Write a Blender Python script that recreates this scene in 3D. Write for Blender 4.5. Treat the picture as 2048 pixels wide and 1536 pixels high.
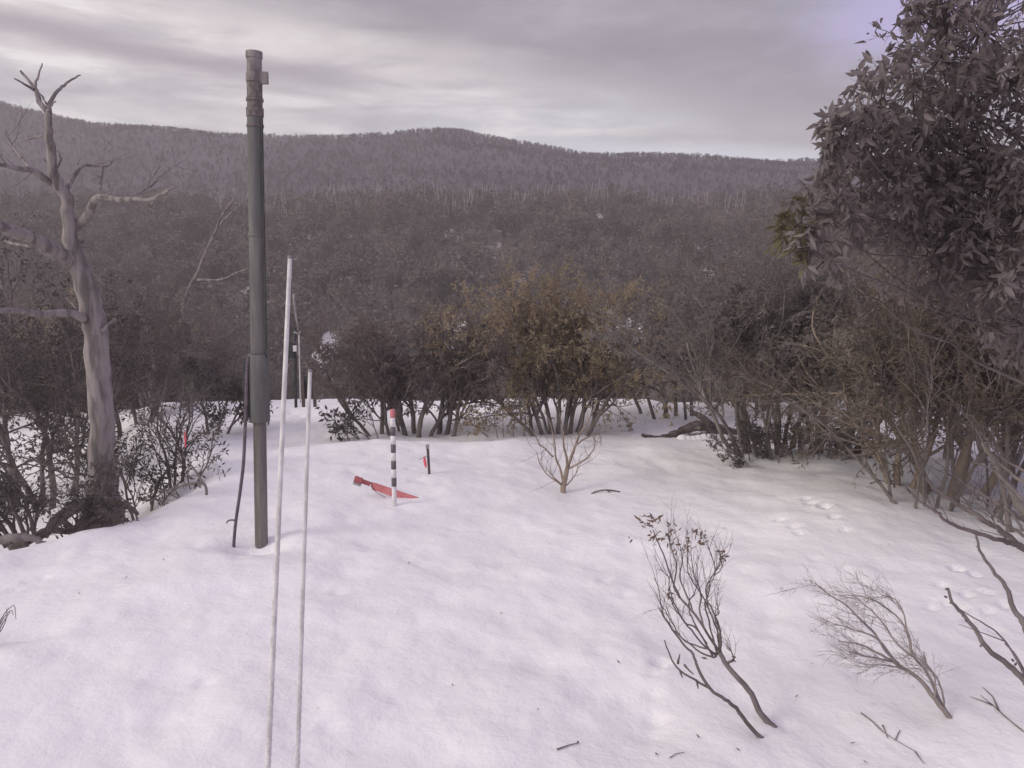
import bpy, math, random
import numpy as np
from mathutils import Vector, Matrix, Quaternion

for o in list(bpy.data.objects):
    bpy.data.objects.remove(o)
S = bpy.context.scene
COL = S.collection
R = math.radians

# ------------------------------------------------------------------ camera
F, CX, CY, PITCH, CAMZ = 1600.0, 1024.0, 768.0, R(8.0), 2.75
cam = bpy.data.objects.new('camera', bpy.data.cameras.new('camera'))
COL.objects.link(cam)
cam.location = (0, 0, CAMZ)
cam.rotation_euler = (R(90) - PITCH, 0, 0)
cam.data.sensor_width = 36
cam.data.lens = F / 2048 * 36
cam.data.clip_start = 0.05
cam.data.clip_end = 3000
S.camera = cam

# ------------------------------------------------------------------ world, sun, exposure
S.view_settings.view_transform = 'Standard'
S.view_settings.look = 'None'
S.view_settings.exposure = 0.87
S.view_settings.gamma = 1
S.view_settings.use_curve_mapping = False
S.render.engine = 'CYCLES'
S.cycles.use_denoising = True
S.cycles.max_bounces = 8
S.cycles.diffuse_bounces = 6
S.cycles.glossy_bounces = 2
S.cycles.transmission_bounces = 6
S.cycles.volume_bounces = 1
S.cycles.use_adaptive_sampling = True

SUN_EL, SUN_AZ = R(30), R(-116)          # azimuth from +Y towards +X
sun = bpy.data.objects.new('sun', bpy.data.lights.new('sun', 'SUN'))
COL.objects.link(sun)
sd = Vector((math.sin(SUN_AZ) * math.cos(SUN_EL), math.cos(SUN_AZ) * math.cos(SUN_EL), math.sin(SUN_EL)))
sun.rotation_euler = sd.to_track_quat('Z', 'Y').to_euler()
sun.location = (-20, -8, 30)
sun.data.energy = 1.0
sun.data.angle = R(22)
sun.data.color = (1.0, 0.94, 0.88)

W = bpy.data.worlds.new('World')
S.world = W
W.use_nodes = True
nt = W.node_tree
nt.nodes.clear()


class NG:
    """tiny helper to write node maths"""
    def __init__(s, t):
        s.t = t

    def new(s, typ, **kw):
        n = s.t.nodes.new(typ)
        for k, v in kw.items():
            setattr(n, k, v)
        return n

    def put(s, sock, v):
        if hasattr(v, 'is_output') or isinstance(v, bpy.types.NodeSocket):
            s.t.links.new(v, sock)
        elif isinstance(v, (tuple, list)) and len(v) == 3 and sock.type == 'RGBA':
            sock.default_value = (*v, 1)
        else:
            sock.default_value = v

    def m(s, op, a, b=0.0, c=0.0):
        n = s.new('ShaderNodeMath', operation=op)
        s.put(n.inputs[0], a); s.put(n.inputs[1], b)
        if len(n.inputs) > 2:
            s.put(n.inputs[2], c)
        return n.outputs[0]

    def ss(s, x, lo, hi):
        n = s.new('ShaderNodeMapRange', interpolation_type='SMOOTHSTEP')
        s.put(n.inputs[0], x); n.inputs[1].default_value = lo; n.inputs[2].default_value = hi
        n.inputs[3].default_value = 0; n.inputs[4].default_value = 1
        return n.outputs[0]

    def mix(s, f, a, b):
        n = s.new('ShaderNodeMix', data_type='RGBA')
        s.put(n.inputs[0], f); s.put(n.inputs[6], a); s.put(n.inputs[7], b)
        return n.outputs[2]

    def noise(s, vec, scale, detail=4, rough=0.55, dist=0.0):
        n = s.new('ShaderNodeTexNoise')
        if vec is not None:
            s.t.links.new(vec, n.inputs['Vector'])
        n.inputs['Scale'].default_value = scale
        n.inputs['Detail'].default_value = detail
        n.inputs['Roughness'].default_value = rough
        n.inputs['Distortion'].default_value = dist
        return n.outputs[0]

    def scalev(s, vec, xyz, off=(0, 0, 0)):
        n = s.new('ShaderNodeMapping')
        s.t.links.new(vec, n.inputs[0])
        n.inputs['Scale'].default_value = xyz
        n.inputs['Location'].default_value = off
        return n.outputs[0]


g = NG(nt)
tc = g.new('ShaderNodeTexCoord')
dirv = tc.outputs['Generated']
sep = g.new('ShaderNodeSeparateXYZ'); nt.links.new(dirv, sep.inputs[0])
az = g.m('ARCTAN2', sep.outputs[0], sep.outputs[1])
el = g.m('ARCSINE', sep.outputs[2])
sky = g.new('ShaderNodeTexSky', sky_type='NISHITA')
sky.sun_disc = False
sky.sun_elevation = SUN_EL
sky.sun_rotation = SUN_AZ % (2 * math.pi)
n1 = g.noise(g.scalev(dirv, (1.6, 1.6, 11)), 1.5, 5, 0.55, 0.3)
n2 = g.noise(g.scalev(dirv, (2.8, 2.8, 17), (3, 1, 7)), 2.3, 8, 0.64, 0.35)
n3 = g.noise(g.scalev(dirv, (1.5, 1.5, 5), (9, 4, 2)), 3.0, 5, 0.6)
n1c, n2c, n3c = (g.m('SUBTRACT', q, 0.5) for q in (n1, n2, n3))
# bright thin overcast towards the veiled sun, cooler low down
hi_ = g.ss(g.m('ADD', el, g.m('MULTIPLY', n3c, 0.06)), 0.17, 0.25)
base = g.mix(hi_, (0.45, 0.45, 0.475), (0.50, 0.458, 0.45))
base = g.mix(g.m('MULTIPLY', g.ss(n2, 0.46, 0.64), 0.8), base, (0.68, 0.655, 0.645))
base = g.mix(g.m('MULTIPLY', g.ss(n2, 0.50, 0.34), 0.7), base, (0.315, 0.302, 0.328))
# the grey bank: its lower edge slopes down to the right
L = g.m('SUBTRACT', 0.216, g.m('MULTIPLY', az, 0.20))
gv = g.m('ADD', g.m('SUBTRACT', el, L), g.m('ADD', g.m('MULTIPLY', n2c, 0.10), g.m('MULTIPLY', n3c, 0.10)))
grey = g.m('MULTIPLY', g.ss(gv, -0.025, 0.045), g.ss(el, 0.95, 0.42))
gcol = g.mix(g.ss(n3, 0.35, 0.65), (0.155, 0.146, 0.170), (0.245, 0.229, 0.256))
base = g.mix(g.m('MULTIPLY', grey, 0.92), base, gcol)
# lavender break high on the right
lav = g.m('MULTIPLY', g.ss(g.m('ADD', az, g.m('MULTIPLY', n3c, 0.25)), 0.24, 0.46), g.ss(g.m('ADD', el, g.m('MULTIPLY', n3c, 0.12)), 0.19, 0.27))
base = g.mix(g.m('MULTIPLY', lav, 0.85), base, (0.33, 0.29, 0.52))
# pale clear strip above the hills on the right
strip = g.m('MULTIPLY', g.ss(g.m('ADD', el, g.m('ADD', g.m('MULTIPLY', n2c, 0.05), g.m('MULTIPLY', az, 0.10))), 0.178, 0.145), g.ss(az, -0.05, 0.2))
base = g.mix(g.m('MULTIPLY', strip, 0.85), base, (0.58, 0.61, 0.68))
# long mauve streaks, slightly tilted
wv = g.m('ADD', g.m('MULTIPLY', n1c, 0.03), g.m('MULTIPLY', n3c, 0.035))
for (e0, slope, wdt, amt, a0, a1) in ((0.2005, -0.080, 0.0115, 1.0, -0.10, -0.26), (0.178, -0.02, 0.006, 0.45, -0.02, -0.25), (0.160, -0.03, 0.005, 0.35, -0.05, -0.30), (0.166, -0.03, 0.006, 0.5, 0.05, 0.2)):
    v = g.m('ADD', g.m('SUBTRACT', el, e0), g.m('ADD', wv, g.m('MULTIPLY', az, -slope)))
    q = g.m('DIVIDE', v, wdt)
    k = g.m('EXPONENT', g.m('MULTIPLY', g.m('MULTIPLY', q, q), -0.5))
    k = g.m('MULTIPLY', k, g.m('MULTIPLY', g.ss(az, a0, a1), amt))
    base = g.mix(k, base, (0.265, 0.238, 0.265))
low = g.ss(el, -0.02, 0.05)
base = g.mix(low, (0.36, 0.345, 0.37), base)
sc_ = g.new('ShaderNodeVectorMath', operation='SCALE')
nt.links.new(base, sc_.inputs[0]); sc_.inputs['Scale'].default_value = 10.0
fin = g.mix(0.93, sky.outputs[0], sc_.outputs[0])
bg = g.new('ShaderNodeBackground'); nt.links.new(fin, bg.inputs[0]); bg.inputs[1].default_value = 0.1
out = g.new('ShaderNodeOutputWorld'); nt.links.new(bg.outputs[0], out.inputs[0])


# ------------------------------------------------------------------ helpers
def ray(px, py):
    xc, yc = (px - CX) / F, -(py - CY) / F
    c, s = math.cos(PITCH), math.sin(PITCH)
    return Vector((xc, c + yc * s, -s + yc * c))


def at(px, py, Y):
    d = ray(px, py)
    return Vector((0, 0, CAMZ)) + d * (Y / d.y)


def mpx(Y):
    return Y / F


def _hash(ix, iy, seed):
    h = (ix.astype(np.int64) * 374761393 + iy.astype(np.int64) * 668265263 + seed * 1442695041) & 0x7fffffff
    h = ((h ^ (h >> 13)) * 1274126177) & 0x7fffffff
    return ((h ^ (h >> 16)) & 0xffff) / 65535.0


def vnoise(x, y, seed=0):
    x = np.asarray(x, float); y = np.asarray(y, float)
    ix, iy = np.floor(x), np.floor(y)
    fx, fy = x - ix, y - iy
    fx = fx * fx * (3 - 2 * fx); fy = fy * fy * (3 - 2 * fy)
    a, b = _hash(ix, iy, seed), _hash(ix + 1, iy, seed)
    c, d = _hash(ix, iy + 1, seed), _hash(ix + 1, iy + 1, seed)
    return (a * (1 - fx) + b * fx) * (1 - fy) + (c * (1 - fx) + d * fx) * fy - 0.5


def sp(x, k):
    return k * np.logaddexp(0, np.asarray(x, float) / k)


def sst(x):
    x = np.clip(x, 0, 1)
    return x * x * (3 - 2 * x)


DIMPLES = []
VY = [-60, 18.4, 21, 30, 45, 60, 80, 100, 130, 150, 170, 200]
VZ = [0, 0, -0.7, -4.2, -8.6, -10.8, -8.0, -2.0, 7.5, 13.0, 15.0, 15.0]


def G(x, y):
    x = np.asarray(x, float); y = np.asarray(y, float)
    z = np.interp(y, VY, VZ)
    yc = 12.7 - 0.16 * np.clip(x, 0, 6) + 0.25 * vnoise(x * 0.6, y * 0, 5)
    z = z - 0.24 * sst((y - yc) / 1.1) * sst((19 - y) / 2 + 1)
    # bank falling away on the left
    xl = np.interp(y, [0, 5, 7.9, 8.9, 10.3, 11.4, 12.9, 16, 20, 30], [-9, -7.0, -5.0, -4.4, -4.0, -4.6, -5.5, -7, -9, -16])
    s = sp(xl - x, 0.13)
    z = z - 1.5 * (1 - np.exp(-0.5 * s)) * sst((22 - y) / 6)
    near = sst((24 - y) / 5) * sst((y + 3) / 4)
    far = 1 - sst((24 - y) / 6)
    z = z + near * (0.16 * vnoise(x * 0.5, y * 0.45, 1) + 0.075 * vnoise(x * 1.3 + 3, y * 1.1, 2)
                    + 0.040 * vnoise(x * 2.7 + y, y * 2.4 - .6 * x, 3) + 0.016 * vnoise(x * 6.7 + y * 2, y * 4.6 - x, 4)
                    + 0.007 * vnoise(x * 14 + y * 5, y * 9, 8))
    z = z + far * (1.6 * vnoise(x * 0.06, y * 0.06, 11) + 0.5 * vnoise(x * 0.2, y * 0.2, 12))
    for (dx, dy, r, dep) in DIMPLES:
        q = ((x - dx) ** 2 + (y - dy) ** 2) / (r * r)
        if r < .075:
            z = z - dep * .8 * np.exp(-q * q * 1.3) + dep * 0.10 * np.exp(-((np.sqrt(q) - 1.45) ** 2) * 7)
        elif r > .2:
            z = z - dep * np.exp(-q)
        else:
            z = z - dep * 0.75 * np.exp(-q * (1 + .5 * vnoise(x * 9, y * 9, 40)))
    return z


def gz(x, y):
    return float(G(x, y))


def gnd(px, py):
    d = ray(px, py)
    o = Vector((0, 0, CAMZ))
    t = 1.5
    while t < 400:
        p = o + d * t
        if p.z < gz(p.x, p.y):
            lo, hi = t - max(0.05, t * 0.01), t
            for _ in range(14):
                m = (lo + hi) / 2
                p = o + d * m
                if p.z < gz(p.x, p.y):
                    hi = m
                else:
                    lo = m
            return o + d * hi
        t += max(0.05, t * 0.01)
    return at(px, py, 60)


class MB:
    def __init__(s):
        s.v = []; s.f = []; s.mi = []

    def tube(s, pts, rad, sides=5, cap=True):
        n = len(pts)
        b = len(s.v)
        if not isinstance(rad, (list, tuple)):
            rad = [rad] * n
        up = None
        for i in range(n):
            if i == 0:
                t = pts[1] - pts[0]
            elif i == n - 1:
                t = pts[-1] - pts[-2]
            else:
                t = pts[i + 1] - pts[i - 1]
            if t.length < 1e-9:
                t = Vector((0, 0, 1))
            t = t.normalized()
            if up is None:
                up = Vector((1, 0, 0)) if abs(t.x) < 0.8 else Vector((0, 1, 0))
            a = up - t * up.dot(t)
            if a.length < 1e-4:
                a = t.orthogonal()
            a.normalize(); up = a
            c = t.cross(a)
            for k in range(sides):
                th = 2 * math.pi * k / sides
                q = pts[i] + (a * math.cos(th) + c * math.sin(th)) * rad[i]
                s.v.append((q.x, q.y, q.z))
        for i in range(n - 1):
            for k in range(sides):
                k2 = (k + 1) % sides
                s.f.append((b + i * sides + k, b + i * sides + k2, b + (i + 1) * sides + k2, b + (i + 1) * sides + k))
        if cap:
            s.f.append(tuple(b + (n - 1) * sides + k for k in range(sides)))
            s.f.append(tuple(b + k for k in reversed(range(sides))))

    def leaf(s, p, d, nrm, L, w):
        """folded diamond, four triangles worth of outline"""
        d = d.normalized()
        sd_ = d.cross(nrm)
        if sd_.length < 1e-4:
            sd_ = d.orthogonal()
        sd_.normalize()
        u = sd_.cross(d)
        b = len(s.v)
        for q in (p, p + d * L * 0.45 + sd_ * w * 0.5 + u * w * 0.15, p + d * L - u * L * 0.08, p + d * L * 0.45 - sd_ * w * 0.5 + u * w * 0.15):
            s.v.append((q.x, q.y, q.z))
        s.f.append((b, b + 1, b + 2)); s.f.append((b, b + 2, b + 3))

    def box(s, c, size, rot=None, taper=1.0):
        hx, hy, hz = size[0] / 2, size[1] / 2, size[2] / 2
        b = len(s.v)
        for (x, y, z) in ((-1, -1, -1), (1, -1, -1), (1, 1, -1), (-1, 1, -1), (-1, -1, 1), (1, -1, 1), (1, 1, 1), (-1, 1, 1)):
            k = taper if z > 0 else 1
            q = Vector((x * hx * k, y * hy * k, z * hz))
            if rot is not None:
                q = rot @ q
            q = q + Vector(c)
            s.v.append((q.x, q.y, q.z))
        for f in ((0, 3, 2, 1), (4, 5, 6, 7), (0, 1, 5, 4), (1, 2, 6, 5), (2, 3, 7, 6), (3, 0, 4, 7)):
            s.f.append(tuple(b + i for i in f))

    def mesh(s, name, mat, off=(0, 0, 0), smooth=True):
        me = bpy.data.meshes.new(name)
        ox, oy, oz = off
        me.from_pydata([(x - ox, y - oy, z - oz) for (x, y, z) in s.v], [], s.f)
        if smooth:
            me.polygons.foreach_set('use_smooth', [True] * len(me.polygons))
        me.materials.append(mat)
        me.update()
        return me

    def build(s, name, mat, parent=None, smooth=True, bevel=0.0):
        off = (0, 0, 0)
        if parent is not None:
            off = world_loc(parent)
        me = s.mesh(name, mat, off, smooth)
        o = bpy.data.objects.new(name, me)
        COL.objects.link(o)
        o.parent = parent
        if bevel:
            md = o.modifiers.new('bevel', 'BEVEL'); md.width = bevel; md.segments = 2; md.limit_method = 'ANGLE'
        return o


def world_loc(o):
    v = Vector((0, 0, 0))
    while o is not None:
        v += o.location
        o = o.parent
    return v


def thing(name, label, cat, loc, group=None):
    o = bpy.data.objects.new(name, None)
    COL.objects.link(o)
    o.location = loc
    o.empty_display_size = 0.2
    o['label'] = label; o['category'] = cat
    if group:
        o['group'] = group
    return o


def tag(o, label, cat, group=None, kind=None):
    o['label'] = label; o['category'] = cat
    if group:
        o['group'] = group
    if kind:
        o['kind'] = kind
    return o


def copy_thing(src, loc, rz=0.0, sc=1.0):
    r = src.copy(); COL.objects.link(r)
    r.location = loc; r.rotation_euler = (0, 0, rz); r.scale = (sc, sc, sc)
    for ch in src.children:
        c = ch.copy(); COL.objects.link(c); c.parent = r
    return r


def rv(rng):
    while True:
        v = Vector((rng.uniform(-1, 1), rng.uniform(-1, 1), rng.uniform(-1, 1)))
        if 0.05 < v.length < 1:
            return v.normalized()


# ------------------------------------------------------------------ materials
def mat(name, c1, c2, scale=6.0, rough=0.8, bump=0.0, bscale=None, stretch=(1, 1, 1), spec=0.3, rnd=0.0, lo=0.35, hi=0.65):
    m = bpy.data.materials.new(name)
    m.use_nodes = True
    t = m.node_tree
    h = NG(t)
    b = t.nodes['Principled BSDF']
    tcn = h.new('ShaderNodeTexCoord')
    vec = h.scalev(tcn.outputs['Object'], stretch)
    n = h.noise(vec, scale, 6, 0.6)
    f = h.ss(n, lo, hi)
    c = h.mix(f, c1, c2)
    if rnd:
        oi = h.new('ShaderNodeObjectInfo')
        hs = h.new('ShaderNodeHueSaturation')
        h.put(hs.inputs['Value'], h.m('ADD', h.m('MULTIPLY', oi.outputs['Random'], 2 * rnd), 1 - rnd))
        h.put(hs.inputs['Hue'], h.m('ADD', h.m('MULTIPLY', oi.outputs['Random'], 0.06), 0.47))
        h.put(hs.inputs['Color'], c)
        c = hs.outputs[0]
    t.links.new(c, b.inputs['Base Color'])
    b.inputs['Roughness'].default_value = rough
    b.inputs['Specular IOR Level'].default_value = spec
    if name.startswith('leaf'):
        tr = h.new('ShaderNodeBsdfTranslucent'); t.links.new(c, tr.inputs[0])
        ad = h.new('ShaderNodeMixShader'); ad.inputs[0].default_value = 0.48
        t.links.new(b.outputs[0], ad.inputs[1]); t.links.new(tr.outputs[0], ad.inputs[2])
        t.links.new(ad.outputs[0], t.nodes['Material Output'].inputs['Surface'])
    if bump:
        bp = h.new('ShaderNodeBump')
        bp.inputs['Strength'].default_value = 1.0
        bp.inputs['Distance'].default_value = bump
        t.links.new(h.noise(vec, bscale or scale * 3, 5, 0.65), bp.inputs['Height'])
        t.links.new(bp.outputs[0], b.inputs['Normal'])
    return m


M = {}
M['bark_pale'] = mat('bark_pale', (0.13, 0.112, 0.104), (0.285, 0.25, 0.236), 11, 0.85, 0.022, 22, (1, 1, 0.16), lo=.36, hi=.6)
M['bark_tan'] = mat('bark_tan', (0.24, 0.185, 0.145), (0.37, 0.295, 0.235), 7, 0.85, 0.004, 30, (1, 1, 0.3))
M['bark_dark'] = mat('bark_dark', (0.115, 0.095, 0.089), (0.20, 0.168, 0.156), 6, 0.9, 0.006, 30, (1, 1, 0.3), rnd=0.15)
M['bark_grey'] = mat('bark_grey', (0.15, 0.13, 0.123), (0.26, 0.228, 0.214), 6, 0.9, 0.005, 30, (1, 1, 0.3), rnd=0.15)
M['twig_brown'] = mat('twig_brown', (0.16, 0.125, 0.105), (0.25, 0.20, 0.17), 8, 0.85)
M['twig_dark'] = mat('twig_dark', (0.085, 0.070, 0.066), (0.15, 0.125, 0.116), 8, 0.85)
M['dead_wood'] = mat('dead_wood', (0.30, 0.275, 0.26), (0.42, 0.39, 0.37), 5, 0.85)
M['pale_twig'] = mat('pale_twig', (0.22, 0.185, 0.168), (0.34, 0.29, 0.265), 8, 0.85)
M['log'] = mat('log', (0.06, 0.045, 0.042), (0.16, 0.125, 0.115), 9, 0.95, 0.02, 20)
M['leaf_brown'] = mat('leaf_brown', (0.165, 0.137, 0.118), (0.26, 0.217, 0.190), 1.2, 0.6, rnd=0.22)
M['leaf_grey'] = mat('leaf_grey', (0.145, 0.127, 0.116), (0.235, 0.205, 0.188), 1.2, 0.6, rnd=0.22)
M['leaf_olive'] = mat('leaf_olive', (0.31, 0.25, 0.155), (0.41, 0.335, 0.215), 1.5, 0.55, rnd=0.15)
M['leaf_dark'] = mat('leaf_dark', (0.075, 0.069, 0.063), (0.145, 0.129, 0.117), 2.0, 0.5, rnd=0.2)
M['leaf_right'] = mat('leaf_right', (0.195, 0.167, 0.158), (0.31, 0.266, 0.25), 1.6, 0.45, rnd=0.25)
M['leaf_olive_lit'] = mat('leaf_olive_lit', (0.13, 0.112, 0.064), (0.20, 0.172, 0.10), 1.5, 0.5, rnd=0.25)  # olive colour stands in for light on one crown cluster
M['leaf_rust'] = mat('leaf_rust', (0.11, 0.085, 0.065), (0.17, 0.13, 0.09), 4, 0.5, rnd=0.2)
M['wood_brown'] = mat('wood_brown', (0.120, 0.102, 0.088), (0.195, 0.166, 0.142), 0.10, 0.8, lo=.3, hi=.7)
M['wood_grey'] = mat('wood_grey', (0.095, 0.082, 0.073), (0.16, 0.138, 0.122), 0.10, 0.8, lo=.3, hi=.7)
M['wood_olive'] = mat('wood_olive', (0.050, 0.046, 0.034), (0.095, 0.080, 0.058), 0.12, 0.8, lo=.3, hi=.7)
M['hill_tree'] = mat('hill_tree', (0.062, 0.054, 0.066), (0.092, 0.080, 0.094), 0.05, 0.9, lo=0.4, hi=0.6)
M['pole_green'] = mat('pole_green', (0.098, 0.096, 0.090), (0.16, 0.154, 0.144), 9, 0.7, 0.002, 40, (1, 1, 0.12), rnd=0)
M['pole_low'] = mat('pole_low', (0.13, 0.118, 0.105), (0.21, 0.188, 0.168), 14, 0.75, 0.003, 60, (1, 1, 0.10))
M['pole_top'] = mat('pole_top', (0.14, 0.12, 0.115), (0.25, 0.225, 0.215), 12, 0.8, 0.003, 40, (1, 1, 0.4))
M['pole_band'] = mat('pole_band', (0.10, 0.082, 0.078), (0.18, 0.155, 0.145), 25, 0.8, 0.002, 40)
M['dark_plastic'] = mat('dark_plastic', (0.030, 0.033, 0.032), (0.055, 0.056, 0.053), 12, 0.55)
M['hose'] = mat('hose', (0.085, 0.068, 0.080), (0.14, 0.112, 0.125), 12, 0.55)
M['rod_white'] = mat('rod_white', (0.50, 0.475, 0.45), (0.68, 0.655, 0.63), 20, 0.6, 0.0015, 120, (1, 1, 0.5))
M['grey_metal'] = mat('grey_metal', (0.22, 0.21, 0.205), (0.32, 0.31, 0.30), 14, 0.5)
M['white_paint'] = mat('white_paint', (0.66, 0.63, 0.62), (0.78, 0.76, 0.75), 18, 0.5, spec=0.4)
M['black_paint'] = mat('black_paint', (0.10, 0.085, 0.09), (0.15, 0.13, 0.135), 22, 0.5)
M['red_paint'] = mat('red_paint', (0.50, 0.15, 0.155), (0.60, 0.22, 0.22), 12, 0.45)
M['red_dark'] = mat('red_dark', (0.30, 0.08, 0.085), (0.40, 0.11, 0.115), 14, 0.6)
M['red_faded'] = mat('red_faded', (0.48, 0.15, 0.155), (0.60, 0.21, 0.21), 14, 0.6)
M['pink_tape'] = mat('pink_tape', (0.75, 0.10, 0.14), (0.88, 0.16, 0.20), 30, 0.35)
M['peg_wood'] = mat('peg_wood', (0.09, 0.068, 0.06), (0.16, 0.125, 0.11), 20, 0.9, 0.002, 60, (1, 1, 0.15))

# snow with forest floor taking over beyond the crest
ms = bpy.data.materials.new('snow'); ms.use_nodes = True
t = ms.node_tree; h = NG(t); b = t.nodes['Principled BSDF']
tcn = h.new('ShaderNodeTexCoord'); ov = tcn.outputs['Object']
spz = h.new('ShaderNodeSeparateXYZ'); t.links.new(ov, spz.inputs[0])
mott = h.noise(ov, 1.1, 5, 0.6)
c = h.mix(h.ss(mott, 0.3, 0.7), (0.785, 0.767, 0.758), (0.85, 0.832, 0.82))
grit = h.ss(h.noise(ov, 55, 2, 0.5), 0.74, 0.80)
gritm = h.ss(h.noise(h.scalev(ov, (1, 1, 1), (5, 2, 0)), 0.9, 3, 0.6), 0.5, 0.75)
c = h.mix(h.m('MULTIPLY', h.m('MULTIPLY', grit, gritm), 0.6), c, (0.25, 0.2, 0.19))
patch = h.ss(h.noise(ov, 0.16, 5, 0.65), 0.60, 0.68)
floor_c = h.mix(h.ss(h.noise(ov, 0.7, 5, 0.65), 0.35, 0.65), (0.075, 0.060, 0.055), (0.14, 0.112, 0.10))
mask = h.m('MULTIPLY', h.ss(h.m('ADD', spz.outputs[1], h.m('MULTIPLY', mott, 6)), 27, 36), h.m('SUBTRACT', 1.0, patch))
c = h.mix(mask, c, floor_c)
t.links.new(c, b.inputs['Base Color'])
b.inputs['Roughness'].default_value = 0.62
b.inputs['Specular IOR Level'].default_value = 0.25
bp = h.new('ShaderNodeBump'); bp.inputs['Distance'].default_value = 0.02; bp.inputs['Strength'].default_value = 0.7
hh = h.m('ADD', h.m('MULTIPLY', h.noise(ov, 7, 5, 0.62), 1.3), h.m('MULTIPLY', h.m('MULTIPLY', h.noise(h.scalev(ov, (2.2, 6, 1)), 1.6, 5, 0.65, 1.2), h.ss(h.noise(ov, 0.35, 2, 0.5), 0.45, 0.7)), 0.7))
t.links.new(hh, bp.inputs['Height']); t.links.new(bp.outputs[0], b.inputs['Normal'])
M['snow'] = ms

M['snow_plain'] = mat('snow_plain', (0.785, 0.767, 0.758), (0.85, 0.832, 0.82), 1.1, .7, .01, 9)
mh = mat('hill_ground', (0.062, 0.054, 0.066), (0.098, 0.085, 0.099), 0.02, 0.95, lo=0.38, hi=0.62)
M['hill'] = mh
M['hill_far'] = mat('hill_far', (0.15, 0.115, 0.105), (0.22, 0.175, 0.16), 0.03, 0.95)  # lighter tan: sunlight on the distant ridge, put into its colour

# ------------------------------------------------------------------ footprints and pits in the snow
_d = []
for (px, py, r, dep) in ((1650, 1012, .068, .11), (1622, 1006, .062, .08), (1612, 998, .05, .06), (1668, 1034, .055, .06), (1588, 1052, .065, .05), (1600, 1066, .05, .04), (1560, 1040, .05, .04), (1690, 1060, .05, .05),
                         (1914, 1137, .062, .11), (1950, 1150, .05, .07), (1935, 1190, .05, .07), (1962, 1182, .045, .06), (1925, 1215, .045, .06), (1880, 1170, .045, .05), (1860, 1215, .05, .05),
                         (1985, 1185, .045, .06), (1975, 1222, .045, .05), (1896, 1205, .045, .05), (1940, 1240, .045, .06), (2010, 1210, .05, .06), (1990, 1260, .05, .05),
                         (1322, 1325, .07, .06), (1305, 1345, .06, .03), (1300, 1470, .10, .035), (1210, 1160, .06, .03), (1250, 1190, .07, .025),
                         (832, 958, .12, .05), (884, 963, .10, .045), (955, 945, .09, .03), (820, 938, .07, .03), (705, 940, .12, .04), (650, 948, .14, .04),
                         (480, 1082, .26, .10), (522, 1086, .27, .09), (85, 1157, .05, .05), (60, 1162, .05, .03), (30, 1180, .05, .03), (105, 1185, .04, .03), (785, 1012, .09, .02),
                         (1125, 1250, .12, .03), (1080, 1330, .15, .03), (960, 1290, .16, .03), (880, 1200, .16, .03), (1190, 1380, .14, .04), (1010, 1120, .13, .03), (1130, 1060, .12, .03),
                         (690, 1150, .2, .03), (760, 1270, .18, .03), (330, 1220, .2, .03), (200, 1330, .2, .03), (1540, 1230, .15, .035), (1480, 1140, .12, .03), (1600, 1400, .12, .03),
                         (1410, 1270, .10, .04), (1700, 1280, .12, .03), (1570, 1450, .07, .03)):
    p = gnd(px, py)
    _d.append((p.x, p.y, r, dep))
_rr = random.Random(4)
for k in range(46):   # old foot track over the far snow shelf, and loose pits
    u = _rr.random()
    p = gnd(590 + 70 * u + _rr.uniform(-14, 14), 826 + 50 * u + _rr.uniform(-8, 8)) if k < 22 else gnd(_rr.uniform(100, 1950), _rr.uniform(1080, 1530))
    _d.append((p.x, p.y, _rr.uniform(.05, .10) if k < 22 else _rr.uniform(.04, .09), _rr.uniform(.03, .07) if k < 22 else _rr.uniform(.012, .03)))
DIMPLES.extend(_d)


# ------------------------------------------------------------------ setting: ground, hills
def grid_mesh(name, xs, ys, fn, m):
    X, Y = np.meshgrid(xs, ys)
    Z = fn(X, Y)
    nx, ny = len(xs), len(ys)
    v = np.stack([X.ravel(), Y.ravel(), Z.ravel()], 1)
    i = np.arange(nx * ny).reshape(ny, nx)
    f = np.stack([i[:-1, :-1].ravel(), i[:-1, 1:].ravel(), i[1:, 1:].ravel(), i[1:, :-1].ravel()], 1)
    me = bpy.data.meshes.new(name)
    me.vertices.add(len(v)); me.vertices.foreach_set('co', v.ravel())
    me.loops.add(f.size); me.loops.foreach_set('vertex_index', f.ravel())
    me.polygons.add(len(f)); me.polygons.foreach_set('loop_start', np.arange(len(f)) * 4)
    me.polygons.foreach_set('use_smooth', [True] * len(f))
    me.update(); me.validate()
    me.materials.append(m)
    o = bpy.data.objects.new(name, me); COL.objects.link(o)
    o['kind'] = 'structure'
    return o


def spread(a, b, step0, k):
    r = []; s = step0; x = a
    sg = 1 if b > a else -1
    while (x - b) * sg < 0:
        s *= k
        x += sg * s
        r.append(x)
    return r


xs = np.array(sorted(spread(-6.5, -190, .05, 1.09)) + list(np.arange(-6.5, 7.5, .045)) + spread(7.5, 190, .05, 1.09))
ys = np.array(sorted(spread(2.4, -40, .05, 1.13)) + list(np.arange(2.4, 14.5, .045)) + list(np.arange(14.5, 20, .1)) + spread(20, 185, .12, 1.04))
grid_mesh('snow_ground', xs, ys, G, M['snow'])

RP = [(-1400, 195), (-500, 198), (0, 205), (80, 224), (150, 240), (240, 256), (300, 262), (450, 277), (600, 290), (700, 291), (800, 284), (850, 273), (890, 268), (920, 270), (960, 277), (1050, 292),
      (1150, 310), (1200, 313), (1300, 319), (1400, 321), (1500, 331), (1640, 323), (1800, 318), (2048, 310), (2600, 300), (3600, 330)]
RY = 336.0
rp = [at(a, b, RY) for a, b in RP]
rx, rz = [p.x for p in rp], [p.z - 2.2 for p in rp]


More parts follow.
